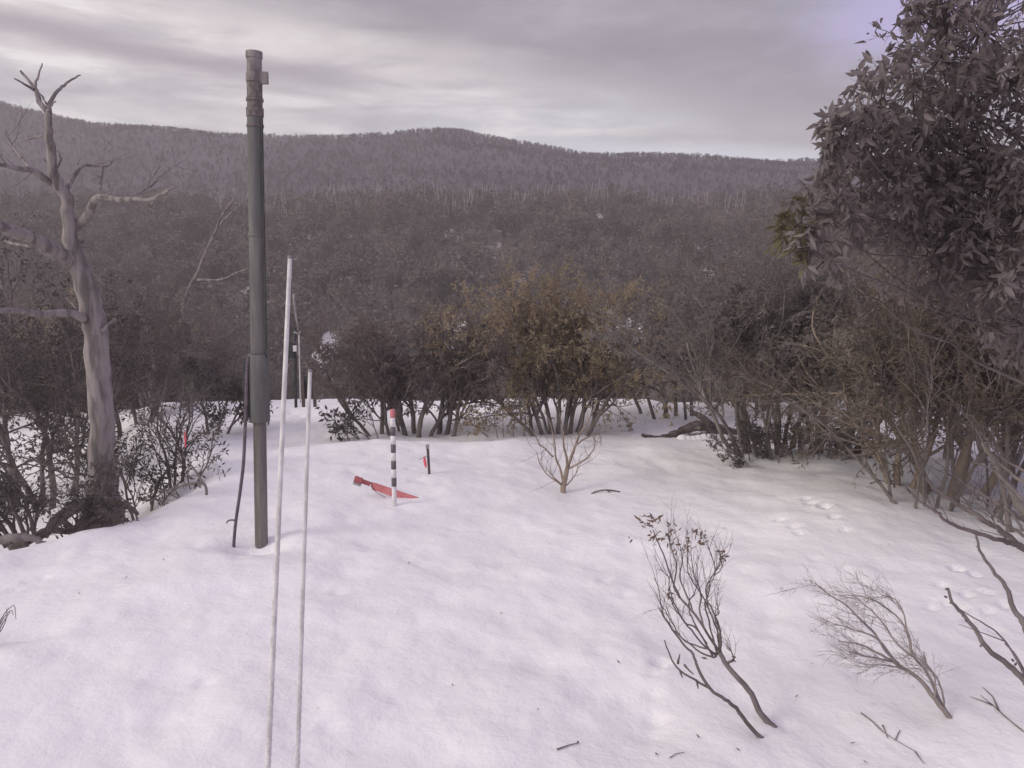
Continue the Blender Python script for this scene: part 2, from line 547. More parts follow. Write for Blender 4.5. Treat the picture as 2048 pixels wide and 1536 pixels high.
def HILL(x, y):
    top = np.interp(x * RY / np.clip(y, 250, 420) * 0.5 + x * 0.5, rx, rz)
    top = top + 0.8 * vnoise(x * 0.06, y * 0, 31)
    u = np.clip((y - 165) / (RY - 165), 0, 1)
    prof = np.sin(u * math.pi / 2) ** 1.15
    z = 12 + (top - 12) * prof - sp(y - RY - 8, 6) * 0.35
    z = z + (5 * vnoise(x * 0.018, y * 0.018, 21) + 2.2 * vnoise(x * 0.05, y * 0.05, 22)) * np.sin(u * math.pi)
    return z


grid_mesh('hills', np.linspace(-420, 420, 260), np.linspace(163, 470, 110), HILL, M['hill'])
FRP = [(-1400, 300), (250, 290), (380, 274), (450, 269), (520, 272), (600, 278), (690, 284), (760, 287), (900, 305), (1100, 340), (1500, 380), (3000, 400)]
fr = [at(a, b, 400) for a, b in FRP]


def FAR(x, y):
    top = np.interp(x, [p.x for p in fr], [p.z for p in fr]) + 1.0 * vnoise(x * .05, y * 0, 9)
    return top * np.clip((y - 335) / 65, 0, 1) ** 0.7 - np.clip(y - 400, 0, 999) * 0.4


grid_mesh('distant_ridge', np.linspace(-415, 415, 160), np.linspace(337, 470, 34), FAR, M['hill_far'])


# open snow patches on the far side of the valley
PATCH = []
for (px, py, wx, wy) in ((655, 690, 26, 12), (655, 716, 22, 8), (652, 752, 30, 9), (918, 680, 22, 12), (1255, 655, 34, 18), (738, 578, 11, 6), (1412, 550, 22, 8), (1195, 432, 9, 4), (498, 578, 10, 8), (880, 410, 16, 6), (1050, 562, 12, 4)):
    d = ray(px, py); o_ = Vector((0, 0, CAMZ)); tt_ = 66.0
    while tt_ < 165:
        p = o_ + d * tt_
        if p.z < gz(p.x, p.y):
            break
        tt_ += .25
    wx, wy = wx * 1.35, wy * 1.3
    rx_, ry_ = wx / F * p.y, min(7.0, max(1.6, wy / F * p.y * 4.5))
    PATCH.append((p.x, p.y, rx_, ry_, px))
    mb = MB(); r_ = random.Random(px)
    ph_ = [r_.uniform(0, 6.28) for _ in range(3)]
    for i in range(6):
        for j in range(20):
            th = 2 * math.pi * j / 20; k_ = i / 5 * (1 + .22 * math.sin(2 * th + ph_[0]) + .18 * math.sin(3 * th + ph_[1]) + .12 * math.sin(7 * th + ph_[2]))
            x_, y_ = p.x + math.cos(th) * rx_ * k_, p.y + math.sin(th) * ry_ * k_
            mb.v.append((x_, y_, gz(x_, y_) + .22 - .5 * (i / 5) ** 3))
    for i in range(5):
        for j in range(20):
            mb.f.append((i * 20 + j, (i + 1) * 20 + j, (i + 1) * 20 + (j + 1) % 20, i * 20 + (j + 1) % 20))
    mb.build('snow_patch', M['snow_plain'])['kind'] = 'structure'


# ------------------------------------------------------------------ growing wood and leaves
def rot_about(d, ang, rng):
    ax = d.cross(rv(rng))
    if ax.length < 1e-4:
        ax = d.orthogonal()
    return Quaternion(ax.normalized(), ang) @ d


def grow(mb, rng, p, d, L, r, lev, P, tips, twigs=None):
    n = P['seg'][lev]
    pts = [p.copy()]
    dirs = [d.copy()]
    for i in range(n):
        d = (d + rv(rng) * P['wander'][lev] + Vector((0, 0, P['up'][lev])) + P.get('lean', Vector((0, 0, 0)))).normalized()
        p = p + d * (L / n)
        pts.append(p); dirs.append(d)
    last = lev >= P['levels'] - 1
    r1 = r * (0.25 if last else P.get('taper', 0.5))
    rad = [r + (r1 - r) * i / n for i in range(n + 1)]
    m_ = mb if (lev < P.get('wood', 2) or twigs is None) else twigs
    m_.tube(pts, rad, P['sides'][lev], cap=lev < 2)
    if last:
        tips.append((pts, dirs))
        return
    nc = P['kids'][lev]
    nc = rng.randint(max(1, nc - 1), nc + 1)
    for k in range(nc):
        tt = P['start'][lev] + (1 - P['start'][lev]) * (k + rng.random()) / nc
        i = min(n - 1, int(tt * n)); fr_ = tt * n - i
        q = pts[i].lerp(pts[i + 1], fr_)
        dd = rot_about(dirs[i + 1], R(rng.uniform(*P['ang'])), rng)
        grow(mb, rng, q, dd, L * P['ratio'] * rng.uniform(0.7, 1.25), max(rad[i] * 0.62, 0.0012), lev + 1, P, tips, twigs)
    grow(mb, rng, pts[-1], dirs[-1], L * P['ratio'] * 0.9, r1, lev + 1, P, tips, twigs)


def leaves_on(lb, rng, tips, per, L, w, droop=0.3, spread_=0.06, frac=0.0, out=None):
    for pts, dirs in tips:
        for k in range(per):
            i = rng.randint(1 if frac == 0 else int(len(pts) * frac), len(pts) - 1)
            p = pts[i] + rv(rng) * spread_ * rng.random()
            d = (dirs[i] * 0.5 + rv(rng) + Vector((0, 0, -droop))).normalized()
            l = L * rng.uniform(0.6, 1.3)
            if out is not None:
                out.append((p, d, rv(rng), l))
            else:
                lb.leaf(p, d, rv(rng), l, w * rng.uniform(0.7, 1.2))


def gum(seed, Ht, stems, fan, P, leaf_n, leaf_L, leaf_w, r0):
    """a multi-stemmed snow gum standing at the origin -> wood, leaves"""
    rng = random.Random(seed)
    wood, lf, tips = MB(), MB(), []
    for s_ in range(stems):
        a = 2 * math.pi * (s_ + rng.random() * 0.7) / stems
        d = Vector((math.cos(a) * fan, math.sin(a) * fan, 1)).normalized()
        p = Vector((math.cos(a) * r0 * 1.6, math.sin(a) * r0 * 1.6, -0.25))
        grow(wood, rng, p, d, Ht * 0.42 * rng.uniform(0.85, 1.15), r0 * rng.uniform(0.7, 1.1), 0, P, tips)
    leaves_on(lf, rng, tips, leaf_n, leaf_L, leaf_w)
    return wood, lf


PF = dict(levels=4, seg=[5, 4, 3, 3], wander=[.22, .25, .3, .3], up=[.05, .10, .08, .02], sides=[6, 4, 3, 3], kids=[5, 5, 5],
          start=[.30, .2, .15], ang=(22, 58), ratio=0.56, taper=.5)


def leafcloud_tree(seed, Ht, kind):
    if kind == 0:      # twiggy, thin brown foliage
        return gum(seed, Ht, 5, .34, PF, 6, .095, .032, .06)
    if kind == 1:      # greyer, fuller
        return gum(seed, Ht, 4, .40, PF, 9, .095, .034, .065)
    return gum(seed, Ht, 5, .38, PF, 8, .09, .034, .05)


KINDS = [('leaf_brown', 'bark_grey', 'brown twiggy snow gum with thin foliage among the trees below the snow crest', 'brown twiggy gums on the slope below the crest'),
         ('leaf_grey', 'bark_grey', 'grey full-crowned snow gum in the woodland on the slope below the snow crest', 'grey full-crowned gums on the slope below the crest'),
         ('leaf_olive', 'bark_dark', 'olive-tinged many-stemmed snow gum in the woodland beyond the snow crest', 'olive many-stemmed gums beyond the crest')]
protos = []
for k in range(3):
    for v in range(2):
        wd, lf = leafcloud_tree(100 + 10 * k + v, 5.6, k)
        protos.append((k, wd.mesh('trunk', M[KINDS[k][1]]), lf.mesh('crown', M[KINDS[k][0]], smooth=False)))


def plant_tree(k3, loc, rz, sc, label=None, group=None, name='snow_gum_tree'):
    k, wm, lm = k3
    r = thing(name, label or KINDS[k][2], 'tree', loc, group or KINDS[k][3])
    r.rotation_euler = (0, 0, rz); r.scale = (sc, sc, sc)
    for nm, me in (('trunk', wm), ('crown', lm)):
        c_ = bpy.data.objects.new(nm, me); COL.objects.link(c_); c_.parent = r
    return r


rng = random.Random(11)
spots = []
y = 20.6
while y < 58:
    st = 2.5 + (y - 20) * 0.034
    x = -0.70 * y - 2
    while x < 0.70 * y + 2:
        xx, yy = x + rng.uniform(-.9, .9), y + rng.uniform(-.9, .9)
        px = CX + F * xx / yy
        # snow gaps seen between trees
        if not any(abs(px - q[4]) < 30 + 2900 / yy and q[1] > 0 and q[4] in (655, 652, 918, 1255) for q in PATCH):
            spots.append((xx, yy))
        x += st
    y += st * 0.95
rng.shuffle(spots)
for (x, y) in spots[:285]:
    w = rng.random()
    k = 0 if w < .5 else (1 if w < .84 else 2)
    top_px = rng.uniform(500, 640)
    s_ = rng.uniform(.72, 1.22)
    plant_tree(rng.choice([q for q in protos if q[0] == k]), (x, y, gz(x, y) - 0.1), rng.uniform(0, 6.28), s_)

# opposite slope: one far-off wood
def replicate(name, tv, tf, xf, m):
    """many transformed copies of small template meshes joined into one object"""
    V, Fc = [], []
    base_ = 0
    for (ti, x, y, z, rz_, sx, sz) in xf:
        v = tv[ti]; c_, s_ = math.cos(rz_), math.sin(rz_)
        X = (v[:, 0] * c_ - v[:, 1] * s_) * sx + x
        Y = (v[:, 0] * s_ + v[:, 1] * c_) * sx + y
        V.append(np.stack([X, Y, v[:, 2] * sz + z], 1)); Fc.append(tf[ti] + base_); base_ += len(v)
    V = np.concatenate(V); Fc = np.concatenate(Fc)
    me = bpy.data.meshes.new(name)
    me.vertices.add(len(V)); me.vertices.foreach_set('co', V.ravel())
    me.loops.add(Fc.size); me.loops.foreach_set('vertex_index', Fc.ravel().astype(np.int32))
    me.polygons.add(len(Fc)); me.polygons.foreach_set('loop_start', np.arange(len(Fc)) * 3)
    me.update()
    me.materials.append(m)
    o = bpy.data.objects.new(name, me); COL.objects.link(o)
    return o


def tri_tree(seed, Ht, n, lw, trunkw):
    r_ = random.Random(seed)
    v, f = [], []
    def tri(a, b_, c_):
        i = len(v); v.extend([a, b_, c_]); f.append((i, i + 1, i + 2))
    blobs = [(r_.uniform(-.28, .28) * Ht, r_.uniform(-.28, .28) * Ht, r_.uniform(.45, .85) * Ht, r_.uniform(.12, .22) * Ht) for _ in range(7)]
    for b_ in blobs:
        for k in range(3):
            wv_ = trunkw * .6
            tri((b_[0] * .1 + wv_, wv_ * k * .3, 0), (b_[0] * .1 - wv_, 0, 0), (b_[0] + r_.uniform(-.2, .2), b_[1] + r_.uniform(-.2, .2), b_[2] + b_[3]))
    for k in range(n):
        b_ = r_.choice(blobs)
        q = rv(r_) * b_[3] * r_.uniform(.4, 1.1)
        c_ = Vector((b_[0], b_[1], b_[2])) + q
        a1, a2 = rv(r_) * lw * r_.uniform(.6, 1.4), rv(r_) * lw * r_.uniform(.4, 1)
        tri(tuple(c_), tuple(c_ + a1), tuple(c_ + a2))
    return np.array(v, float), np.array(f, np.int64)


def scatter(n, y0, y1, hf, seed, tmpl, smin, smax, halfw=0.74):
    r_ = random.Random(seed)
    xf = []
    while len(xf) < n:
        yy = math.sqrt(r_.uniform(y0 * y0, y1 * y1))
        xx = r_.uniform(-halfw, halfw) * yy
        if any(abs(xx - q[0]) < q[2] * .7 and -q[3] - 8 < yy - q[1] < q[3] * .6 for q in PATCH):
            continue
        s_ = r_.uniform(smin, smax)
        xf.append((r_.randrange(tmpl), xx, yy, s_, r_.uniform(0, 6.28)))
    Z = hf(np.array([q[1] for q in xf]), np.array([q[2] for q in xf]))
    return [(q[0], q[1], q[2], float(z) - .2, q[4], q[3], q[3]) for q, z in zip(xf, Z)]


T1 = [tri_tree(200 + i, 4.5, 210, .34, .10) for i in range(6)]
tv, tf = [a for a, _ in T1], [b_ for _, b_ in T1]
for i, (mm, n, sd_) in enumerate((('wood_brown', 1900, 1), ('wood_grey', 900, 2), ('wood_olive', 330, 3))):
    o = replicate('woodland', tv, tf, scatter(n, 58, 158, G, sd_, 6, .7, 1.25), M[mm])
    tag(o, ['brown bare woodland covering the far side of the valley', 'grey patches of denser trees in the far woodland', 'olive evergreen trees scattered through the far woodland'][i], 'woodland', kind='stuff')
T2 = [tri_tree(300 + i, 1.7, 40, .26, .03) for i in range(5)]
tv2, tf2 = [a for a, _ in T2], [b_ for _, b_ in T2]
o = replicate('hill_woodland', tv2, tf2, scatter(20000, 168, 345, HILL, 5, 5, .5, 1.15, .80), M['hill_tree'])
tag(o, 'mauve-grey scrub woodland covering the far hills', 'woodland', kind='stuff')

# pale dead trunks along the far tree line
DT = []
for i in range(4):
    r_ = random.Random(60 + i)
    mb_ = MB()
    for k in range(3):
        p0 = Vector((r_.uniform(-.5, .5), r_.uniform(-.4, .4), -.3))
        d0 = Vector((r_.uniform(-.22, .22), r_.uniform(-.1, .1), 1))
        hgt = r_.uniform(3.6, 6.0)
        pts = [p0 + d0 * (hgt * q / 3) + Vector((r_.uniform(-.12, .12), 0, 0)) for q in range(4)]
        mb_.tube(pts, [.11, .09, .06, .03], 4)
        for j in range(2):
            q = pts[1 + j]
            mb_.tube([q, q + Vector((r_.uniform(-.6, .6), r_.uniform(-.3, .3), r_.uniform(.7, 1.5)))], [.05, .02], 3)
    DT.append(mb_.mesh('dead_tree', M['dead_wood']))
r_ = random.Random(8)
for i in range(150):
    px = 420 + (1560 - 420) * (i + r_.random()) / 150
    Y = r_.uniform(140, 157)
    xx = (px - CX) / F * Y * .98
    o = bpy.data.objects.new('dead_tree', DT[i % 4]); COL.objects.link(o)
    o.location = (xx, Y, gz(xx, Y)); o.rotation_euler = (0, 0, r_.uniform(-.5, .5) + (3.14 if r_.random() < .5 else 0))
    o.scale = (r_.uniform(.7, 1.1),) * 3
    tag(o, 'pale bare dead trunks of a burnt gum on the far tree line', 'tree', 'pale dead trees along the far tree line')


# ------------------------------------------------------------------ traced wood
def poly(mb, pts, w0, w1, Y, dY=0.0, sides=7, sub=3, wob=0.0, rng=None, dpow=1.0):
    """tapered limb through photograph points; its distance drifts by dY along it; widths in pixels of a 2048 wide picture"""
    n = len(pts)
    ctrl = []
    for i, (a, b_) in enumerate(pts):
        yy = Y + dY * (i / (n - 1)) ** dpow
        ctrl.append((at(a, b_, yy), (w0 + (w1 - w0) * i / (n - 1)) * mpx(yy) / 2))
    res, rad = [], []
    for i in range(n - 1):
        p0 = ctrl[max(i - 1, 0)][0]; p1 = ctrl[i][0]; p2 = ctrl[i + 1][0]; p3 = ctrl[min(i + 2, n - 1)][0]
        for k in range(sub):
            u = k / sub
            q = 0.5 * ((2 * p1) + (p2 - p0) * u + (2 * p0 - 5 * p1 + 4 * p2 - p3) * u * u + (3 * p1 - p0 - 3 * p2 + p3) * u ** 3)
            if wob and rng:
                q = q + rv(rng) * wob
            res.append(q); rad.append(ctrl[i][1] * (1 - u) + ctrl[i + 1][1] * u)
    res.append(ctrl[-1][0]); rad.append(ctrl[-1][1])
    mb.tube(res, rad, sides)
    return res, rad


def sprout(mb, rng, res, n, L, r, P, tips, t0=0.2, bias=Vector((0, 0, .2)), ang=(25, 60)):
    """twigs growing out of a traced limb"""
    for k in range(n):
        i = min(len(res) - 2, int((t0 + (1 - t0) * (k + rng.random()) / n) * (len(res) - 1)))
        d = (res[i + 1] - res[i]).normalized()
        dd = (rot_about(d, R(rng.uniform(*ang)), rng) + bias).normalized()
        grow(mb, rng, res[i], dd, L * rng.uniform(.6, 1.2), r, 0, P, tips)


def zx(ox, oy, k, pts):
    return [(ox + a / k, oy + b_ / k) for a, b_ in pts]


# --- the pale dead tree on the left
rng = random.Random(3)
Yd = 9.6
base = at(210, 1040, Yd)
dead = thing('dead_snow_gum', 'tall pale leafless tree with curving limbs on the left bank', 'tree', (base.x, base.y, gz(base.x, base.y)))
mb = MB()
Z1 = lambda p: zx(0, 0, 2.926, p)
Z2 = lambda p: zx(0, 500, 2.363, p)
trunk_px = [(205, 1075), (208, 1040), (203, 985), (203, 920), (205, 860), (200, 790), (196, 720), (190, 650), (176, 590), (157, 530), (141, 480), (136, 430), (133, 393), (116, 369), (106, 342), (102, 308), (99, 273), (96, 246), (97, 220)]
tw = [104, 80, 63, 52, 46, 45, 44, 44, 41, 35, 27, 22, 21, 19, 16, 15, 13, 12, 10]
pts = [at(a, b_, Yd - .05 * i) for i, (a, b_) in enumerate(trunk_px)]
fine, rad = [], []
for i in range(len(pts) - 1):
    for k in range(4):
        fine.append(pts[i].lerp(pts[i + 1], k / 4) + rv(rng) * .011); rad.append((tw[i] * (1 - k / 4) + tw[i + 1] * k / 4) * mpx(Yd) / 2 * rng.uniform(.95, 1.07))
fine.append(pts[-1]); rad.append(tw[-1] * mpx(Yd) / 2)
mb.tube(fine, rad, 12)
mb.build('trunk', M['bark_pale'], dead)
mb = MB()
limbs = [
    (Z1([(283, 660), (232, 600), (212, 530), (165, 470), (120, 415)]), 12, 4, .2), (Z1([(208, 520), (210, 480), (225, 440), (248, 370)]), 6, 2.5, -.1),
    (Z1([(196, 525), (140, 490), (85, 460)]), 6, 2.5, -.4), (Z1([(286, 650), (292, 600), (340, 530), (375, 500), (420, 465), (470, 440)]), 9, 2.5, .5),
    (Z1([(300, 620), (312, 600), (328, 592)]), 4, 2, 0), (Z1([(270, 610), (250, 570), (232, 545)]), 5, 3, .2),
    (Z1([(385, 1130), (285, 1062), (195, 1000), (105, 985), (0, 962), (-60, 950)]), 16, 6, -.8), (Z1([(195, 1000), (130, 930), (65, 850), (30, 760)]), 8, 3, .5),
    (Z1([(385, 1125), (412, 1060), (460, 990), (510, 966), (620, 972), (660, 940)]), 12, 3, .7), (Z1([(600, 970), (598, 1030), (590, 1080)]), 5, 2, 0),
    (Z1([(440, 1330), (512, 1260), (545, 1185), (580, 1155), (700, 1170), (800, 1165), (870, 1172), (960, 1130), (1030, 1090)]), 19, 4, -1.0),
    (Z1([(740, 1168), (860, 1100), (920, 1060)]), 7, 2.5, .3), (Z1([(900, 1170), (860, 1230), (840, 1270)]), 5, 2, .3),
    (Z1([(425, 1530), (340, 1485), (245, 1432), (150, 1380), (60, 1345), (0, 1328), (-90, 1300)]), 36, 20, -1.5),
    (Z1([(300, 1460), (200, 1440), (100, 1430), (30, 1410)]), 10, 4, .6), (Z1([(440, 1420), (500, 1412), (545, 1402)]), 6, 2.5, 0), (Z1([(430, 1430), (500, 1445), (580, 1440)]), 6, 2, .3),
    (Z2([(405, 335), (345, 300), (200, 302), (100, 290), (0, 285), (-60, 280)]), 18, 9, -1.2), (Z1([(300, 960), (270, 945), (255, 925)]), 7, 3, 0),
    (Z1([(293, 830), (270, 812), (235, 800), (120, 830)]), 7, 2, .4), (Z1([(330, 980), (355, 940), (345, 900), (340, 880)]), 6, 3, .1), (Z2([(480, 380), (520, 345), (545, 320)]), 9, 3, .2),
    (Z2([(365, 280), (330, 240), (310, 225)]), 7, 3, 0)]
for l, w0, w1, dY in limbs:
    mb = MB(); res, _ = poly(mb, l, w0, w1, Yd - .45, dY, 7, 3, .006, rng); mb.build('limb', M['bark_pale'], dead)
mb = MB()
PT = dict(levels=2, seg=[4, 3], wander=[.25, .3], up=[.05, .05], sides=[3, 3], kids=[2], start=[.3], ang=(20, 50), ratio=.6)
tips = []
for l, w0, w1, dY in limbs[6:17]:
    res, _ = poly(MB(), l, w0, w1, Yd - .45, dY, 3, 2)
    sprout(mb, rng, res, 4, .42, .006, PT, tips, .35)
mb.build('twigs', M['bark_pale'], dead)['kind'] = 'stuff'
mb = MB()      # roots at the foot, in the darker bark
for (l, w0, w1) in (([(205, 1030), (235, 1035), (262, 1050)], 40, 8), ([(195, 1030), (165, 1050), (140, 1072)], 44, 14), ([(190, 1020), (150, 1012), (110, 1040), (90, 1075)], 30, 12), ([(215, 1000), (250, 1010), (275, 1028)], 22, 7)):
    mb = MB(); poly(mb, l, w0, w1, Yd - .25, -.2, 8, 3, .012, rng); mb.build('root', M['bark_dark'], dead)

# second dead limb tree, faint, left of the pole
q = at(360, 690, 24.0)
o2 = thing('leaning_dead_gum', 'thin pale leaning dead tree between the pole and the dead snow gum', 'tree', (q.x, q.y, gz(q.x, q.y)))
mb = MB()
poly(mb, [(352, 800), (356, 700), (372, 600), (395, 545), (420, 490), (440, 440), (470, 395)], 11, 3, 24, -1, 6, 3, .02, rng)
poly(mb, [(395, 560), (440, 560), (475, 545), (500, 537)], 7, 3, 23.5, -.6, 5, 3, .01, rng)
poly(mb, [(412, 500), (440, 450), (470, 420), (490, 408)], 5, 2, 23.3, .4, 5, 3, .01, rng)
mb.build('trunk', M['bark_pale'], o2)


# ------------------------------------------------------------------ instrument pole
def cyl(mb, p, z0, z1, r0, r1=None, sides=24, lean=Vector((0, 0, 0))):
    r1 = r0 if r1 is None else r1
    a = Vector((p.x, p.y, z0)) + lean * (z0 - p.z); b_ = Vector((p.x, p.y, z1)) + lean * (z1 - p.z)
    mb.tube([a, a.lerp(b_, .5), b_], [r0, (r0 + r1) / 2, r1], sides)


pp = gnd(523, 1088)
Yp = pp.y
pole = thing('instrument_pole', 'tall dark green weather pole standing in a snow hollow', 'pole', pp)
lean = Vector((.029, 0.0, 0))
zp = lambda py: at(515, py, Yp).z
for nm, y0, y1, wpx, mm in (('lower_pipe', 1120, 836, 26, 'pole_low'), ('lower_sleeve', 843, 708, 41, 'pole_green'), ('middle_pipe', 708, 230, 31, 'pole_green'), ('collar', 234, 216, 33, 'pole_band'),
                            ('upper_pipe', 216, 163, 29, 'pole_band'), ('clamp_band', 165, 146, 32, 'pole_top'), ('top_pipe', 146, 116, 28, 'pole_top'), ('top_cap', 117, 103, 31, 'pole_top')):
    mb = MB(); cyl(mb, pp, zp(y0), zp(y1), wpx * mpx(Yp) / 2, wpx * mpx(Yp) / 2 * (.97 if nm == 'middle_pipe' else 1), 28, lean)
    mb.build(nm, M[mm], pole, bevel=.004)
zc = zp(157)
top = lambda z: pp + lean * (z - pp.z)
mb = MB(); mb.box((top(zc).x + 20 * mpx(Yp), pp.y - .02, zc), (14 * mpx(Yp), .05, 22 * mpx(Yp))); mb.build('bracket_plate', M['pole_top'], pole, False, .003)
for py_ in (200, 252, 470):
    mb = MB(); cyl(mb, pp, zp(py_ + 3), zp(py_ - 3), 31.6 * mpx(Yp) / 2 + .003, None, 28, lean); mb.build('strap', M['pole_band'] if py_ < 260 else M['pole_green'], pole)
mb = MB(); mb.box((pp.x - .062, pp.y - .05, (zp(836) + zp(716)) / 2), (.05, .05, zp(722) - zp(836)))
mb.build('cable_cover', M['dark_plastic'], pole, False, .006)
mb = MB()
poly(mb, [(523, 236), (525, 290), (527, 400), (530, 560), (533, 715)], 4, 4, Yp - .05, 0, 6, 4)
mb.build('signal_cable', M['dark_plastic'], pole)

# hose beside the pole
ph = gnd(468, 1094)
hs_ = thing('cable_conduit', 'thin dark curved conduit running down into the snow beside the tall pole', 'conduit', ph)
mb = MB(); pts = [(468, 1104), (468, 1082), (472, 1040), (480, 985), (487, 925), (490, 860), (493, 800), (494, 740), (498, 712)]
poly(mb, pts, 6.5, 7.5, ph.y, (Yp - .07) - ph.y, 10, 4); mb.build('tube', M['hose'], hs_)
mb = MB(); poly(mb, [(472, 1041), (463, 1040), (456, 1042), (453, 1046)], 4, 3, ph.y, 0, 6, 3); mb.build('tie_clip', M['hose'], hs_)

# two white rods with a twisted cord round the foot
for (bx, by, tx, ty, w0, w1, Y, dY, nm) in ((524, 1640, 580, 516, 12.4, 8.6, 3.5, .38, 'taller of the two white rods rising beside the dark pole'), (588, 1640, 620, 743, 10.0, 7.6, 3.6, .30, 'shorter white rod standing right of the taller rod')):
    x0 = at(bx, by, Y); x0.z = gz(x0.x, x0.y) - .05
    x1 = at(tx, ty, Y + dY)
    rod = thing('marker_rod', nm + (', bracketed' if w0 > 11 else ' before the dark stakes'), 'rod', x0, 'white twisted marker rods')
    r0, r1 = w0 * mpx(Y + .5) / 2 * .95, w1 * mpx(Y + dY) / 2
    mb = MB(); mb.tube([x0.lerp(x1, k / 12) for k in range(13)], [r0 + (r1 - r0) * k / 12 for k in range(13)], 14); mb.build('shaft', M['rod_white'], rod)
    ax = (x1 - x0).normalized(); e1 = ax.orthogonal().normalized(); e2 = ax.cross(e1)
    mb = MB(); hp = []; LL = (x1 - x0).length * .58
    n = int(LL / .0045)
    for k in range(n):
        u = k / n; th = u * LL / .036 * 2 * math.pi
        rr = (r0 + (r1 - r0) * u * .6) * 1.02
        hp.append(x0 + ax * (u * LL) + (e1 * math.cos(th) + e2 * math.sin(th)) * rr)
    mb.tube(hp, [.0032 * (1 - .6 * k / n) for k in range(n)], 4); mb.build('cord_wrap', M['rod_white'], rod)
    mb = MB()
    mb.tube([x1 - ax * .002, x1 + ax * .010], [r1 * 1.15, r1 * 1.05], 14); mb.build('tip_cap', M['grey_metal'], rod)
    if w0 > 11:
        mb = MB(); mb.box(x1 + Vector((.012, .004, -.006)), (.05, .012, .006)); mb.box(x1 + Vector((.034, .004, 0)), (.004, .012, .022)); mb.build('tip_bracket', M['grey_metal'], rod, False)

# instrument post far behind the rods
Yi = 17.2
pi_ = at(592, 806, Yi); pi_.z = gz(pi_.x, Yi)
ip = thing('sensor_post', 'small dark sensor post with a white box and slanting strut behind the white rods', 'post', pi_)
mb = MB(); mb.tube([at(592, 815, Yi), at(591, 735, Yi), at(589, 655, Yi)], .033, 8); mb.build('post', M['dark_plastic'], ip)
mb = MB(); mb.box(at(590, 697, Yi - .08), (.075, .06, .13)); mb.build('white_box', M['white_paint'], ip, False, .008)
mb = MB(); mb.box(at(579, 699, Yi - .02), (.20, .1, .34)); mb.build('equipment_case', M['dark_plastic'], ip, False, .01)
mb = MB(); poly(mb, [(587, 588), (591, 625), (597, 662)], 5, 4, Yi - .1, 0, 6, 2); mb.build('strut', M['grey_metal'], ip)
mb = MB(); poly(mb, [(588, 664), (598, 668), (601, 662)], 5, 4, Yi - .1, 0, 6, 2); mb.build('crossarm', M['grey_metal'], ip)
mb = MB(); poly(mb, [(598, 668), (599, 720), (601, 806)], 3, 3, Yi - .1, 0, 6, 2); mb.build('thin_rod', M['rod_white'], ip)
Ys = 15.5
ps = at(622, 808, Ys); ps.z = gz(ps.x, Ys)
st = thing('stake_pair', 'pair of dark stakes with a board between them behind the shorter white rod', 'stake', ps)
for (a, t_) in ((606, 762), (629, 742)):
    mb = MB(); mb.box((at(a, 780, Ys).x, Ys, (at(a, 812, Ys).z + at(a, t_, Ys).z) / 2), (.06, .05, at(a, t_, Ys).z - at(a, 816, Ys).z)); mb.build('stake', M['peg_wood'], st, False, .006)
mb = MB(); mb.box((at(618, 780, Ys).x, Ys + .03, (at(618, 798, Ys).z + at(618, 750, Ys).z) / 2), (.2, .02, at(618, 752, Ys).z - at(618, 796, Ys).z)); mb.build('board', M['dark_plastic'], st, False, .004)

# ------------------------------------------------------------------ banded snow stake
pk = gnd(788, 1012)
stake = thing('snow_stake', 'black and white banded snow depth stake with a red tip', 'stake', pk)
Yk = pk.y
edges = [1022, 971, 954, 938, 921, 904, 887, 870, 852, 834, 819]
edges = [1022, 972, 955, 938, 921, 905, 888, 871, 853, 835, 819]
cols = ['white_paint', 'black_paint'] * 4 + ['white_paint', 'red_faded']
for i, c_ in enumerate(cols):
    a = at(789 - (1012 - edges[i]) * .021, edges[i], Yk); b_ = at(789 - (1012 - edges[i + 1]) * .021, edges[i + 1], Yk)
    mb = MB(); mb.tube([a, b_], (10.5 if i else 9.6) * mpx(Yk) / 2, 18)
    mb.build('band', M[c_], stake)

# red fallen sign post
qa, qb = gnd(832, 996), gnd(705, 962)
Yr = pk.y + .35
red = thing('fallen_red_marker', 'red board tilted out of the snow behind the banded stake', 'marker', gnd(815, 1000))
def slab(mb, a, b_, wd, th):
    d = (b_ - a); L = d.length; d.normalize()
    side = Vector((0, 1, 0)); nrm = d.cross(side).normalized(); side = nrm.cross(d)
    rot = Matrix((d, side, nrm)).transposed()
    mb.box((a + b_) / 2, (L, th, wd), rot)
mb = MB(); slab(mb, at(746, 972, Yr), at(838, 1003, Yr - .05), 15 * mpx(Yr), .03); mb.build('board', M['red_paint'], red, False, .004)
mb = MB(); slab(mb, at(712, 958, Yr), at(748, 971, Yr), 9 * mpx(Yr), .025); mb.build('arm', M['red_dark'], red, False, .003)
mb = MB(); slab(mb, at(709, 957, Yr - .01), at(724, 962, Yr - .01), 11 * mpx(Yr), .05); mb.build('end_bracket', M['red_dark'], red, False, .003)
mb = MB(); slab(mb, at(707, 965, Yr - .015), at(722, 970, Yr - .015), 5 * mpx(Yr), .055); mb.build('metal_shoe', M['grey_metal'], red, False, .002)
mb = MB(); mb.box(at(741, 971, Yr - .02), (.02, .015, .02)); mb.build('bolt', M['white_paint'], red, False, .003)
mb = MB(); poly(mb, [(742, 973), (752, 984), (764, 991), (773, 996)], 1.4, 1.2, Yr - .03, 0, 5, 3); mb.build('wire', M['hose'], red)

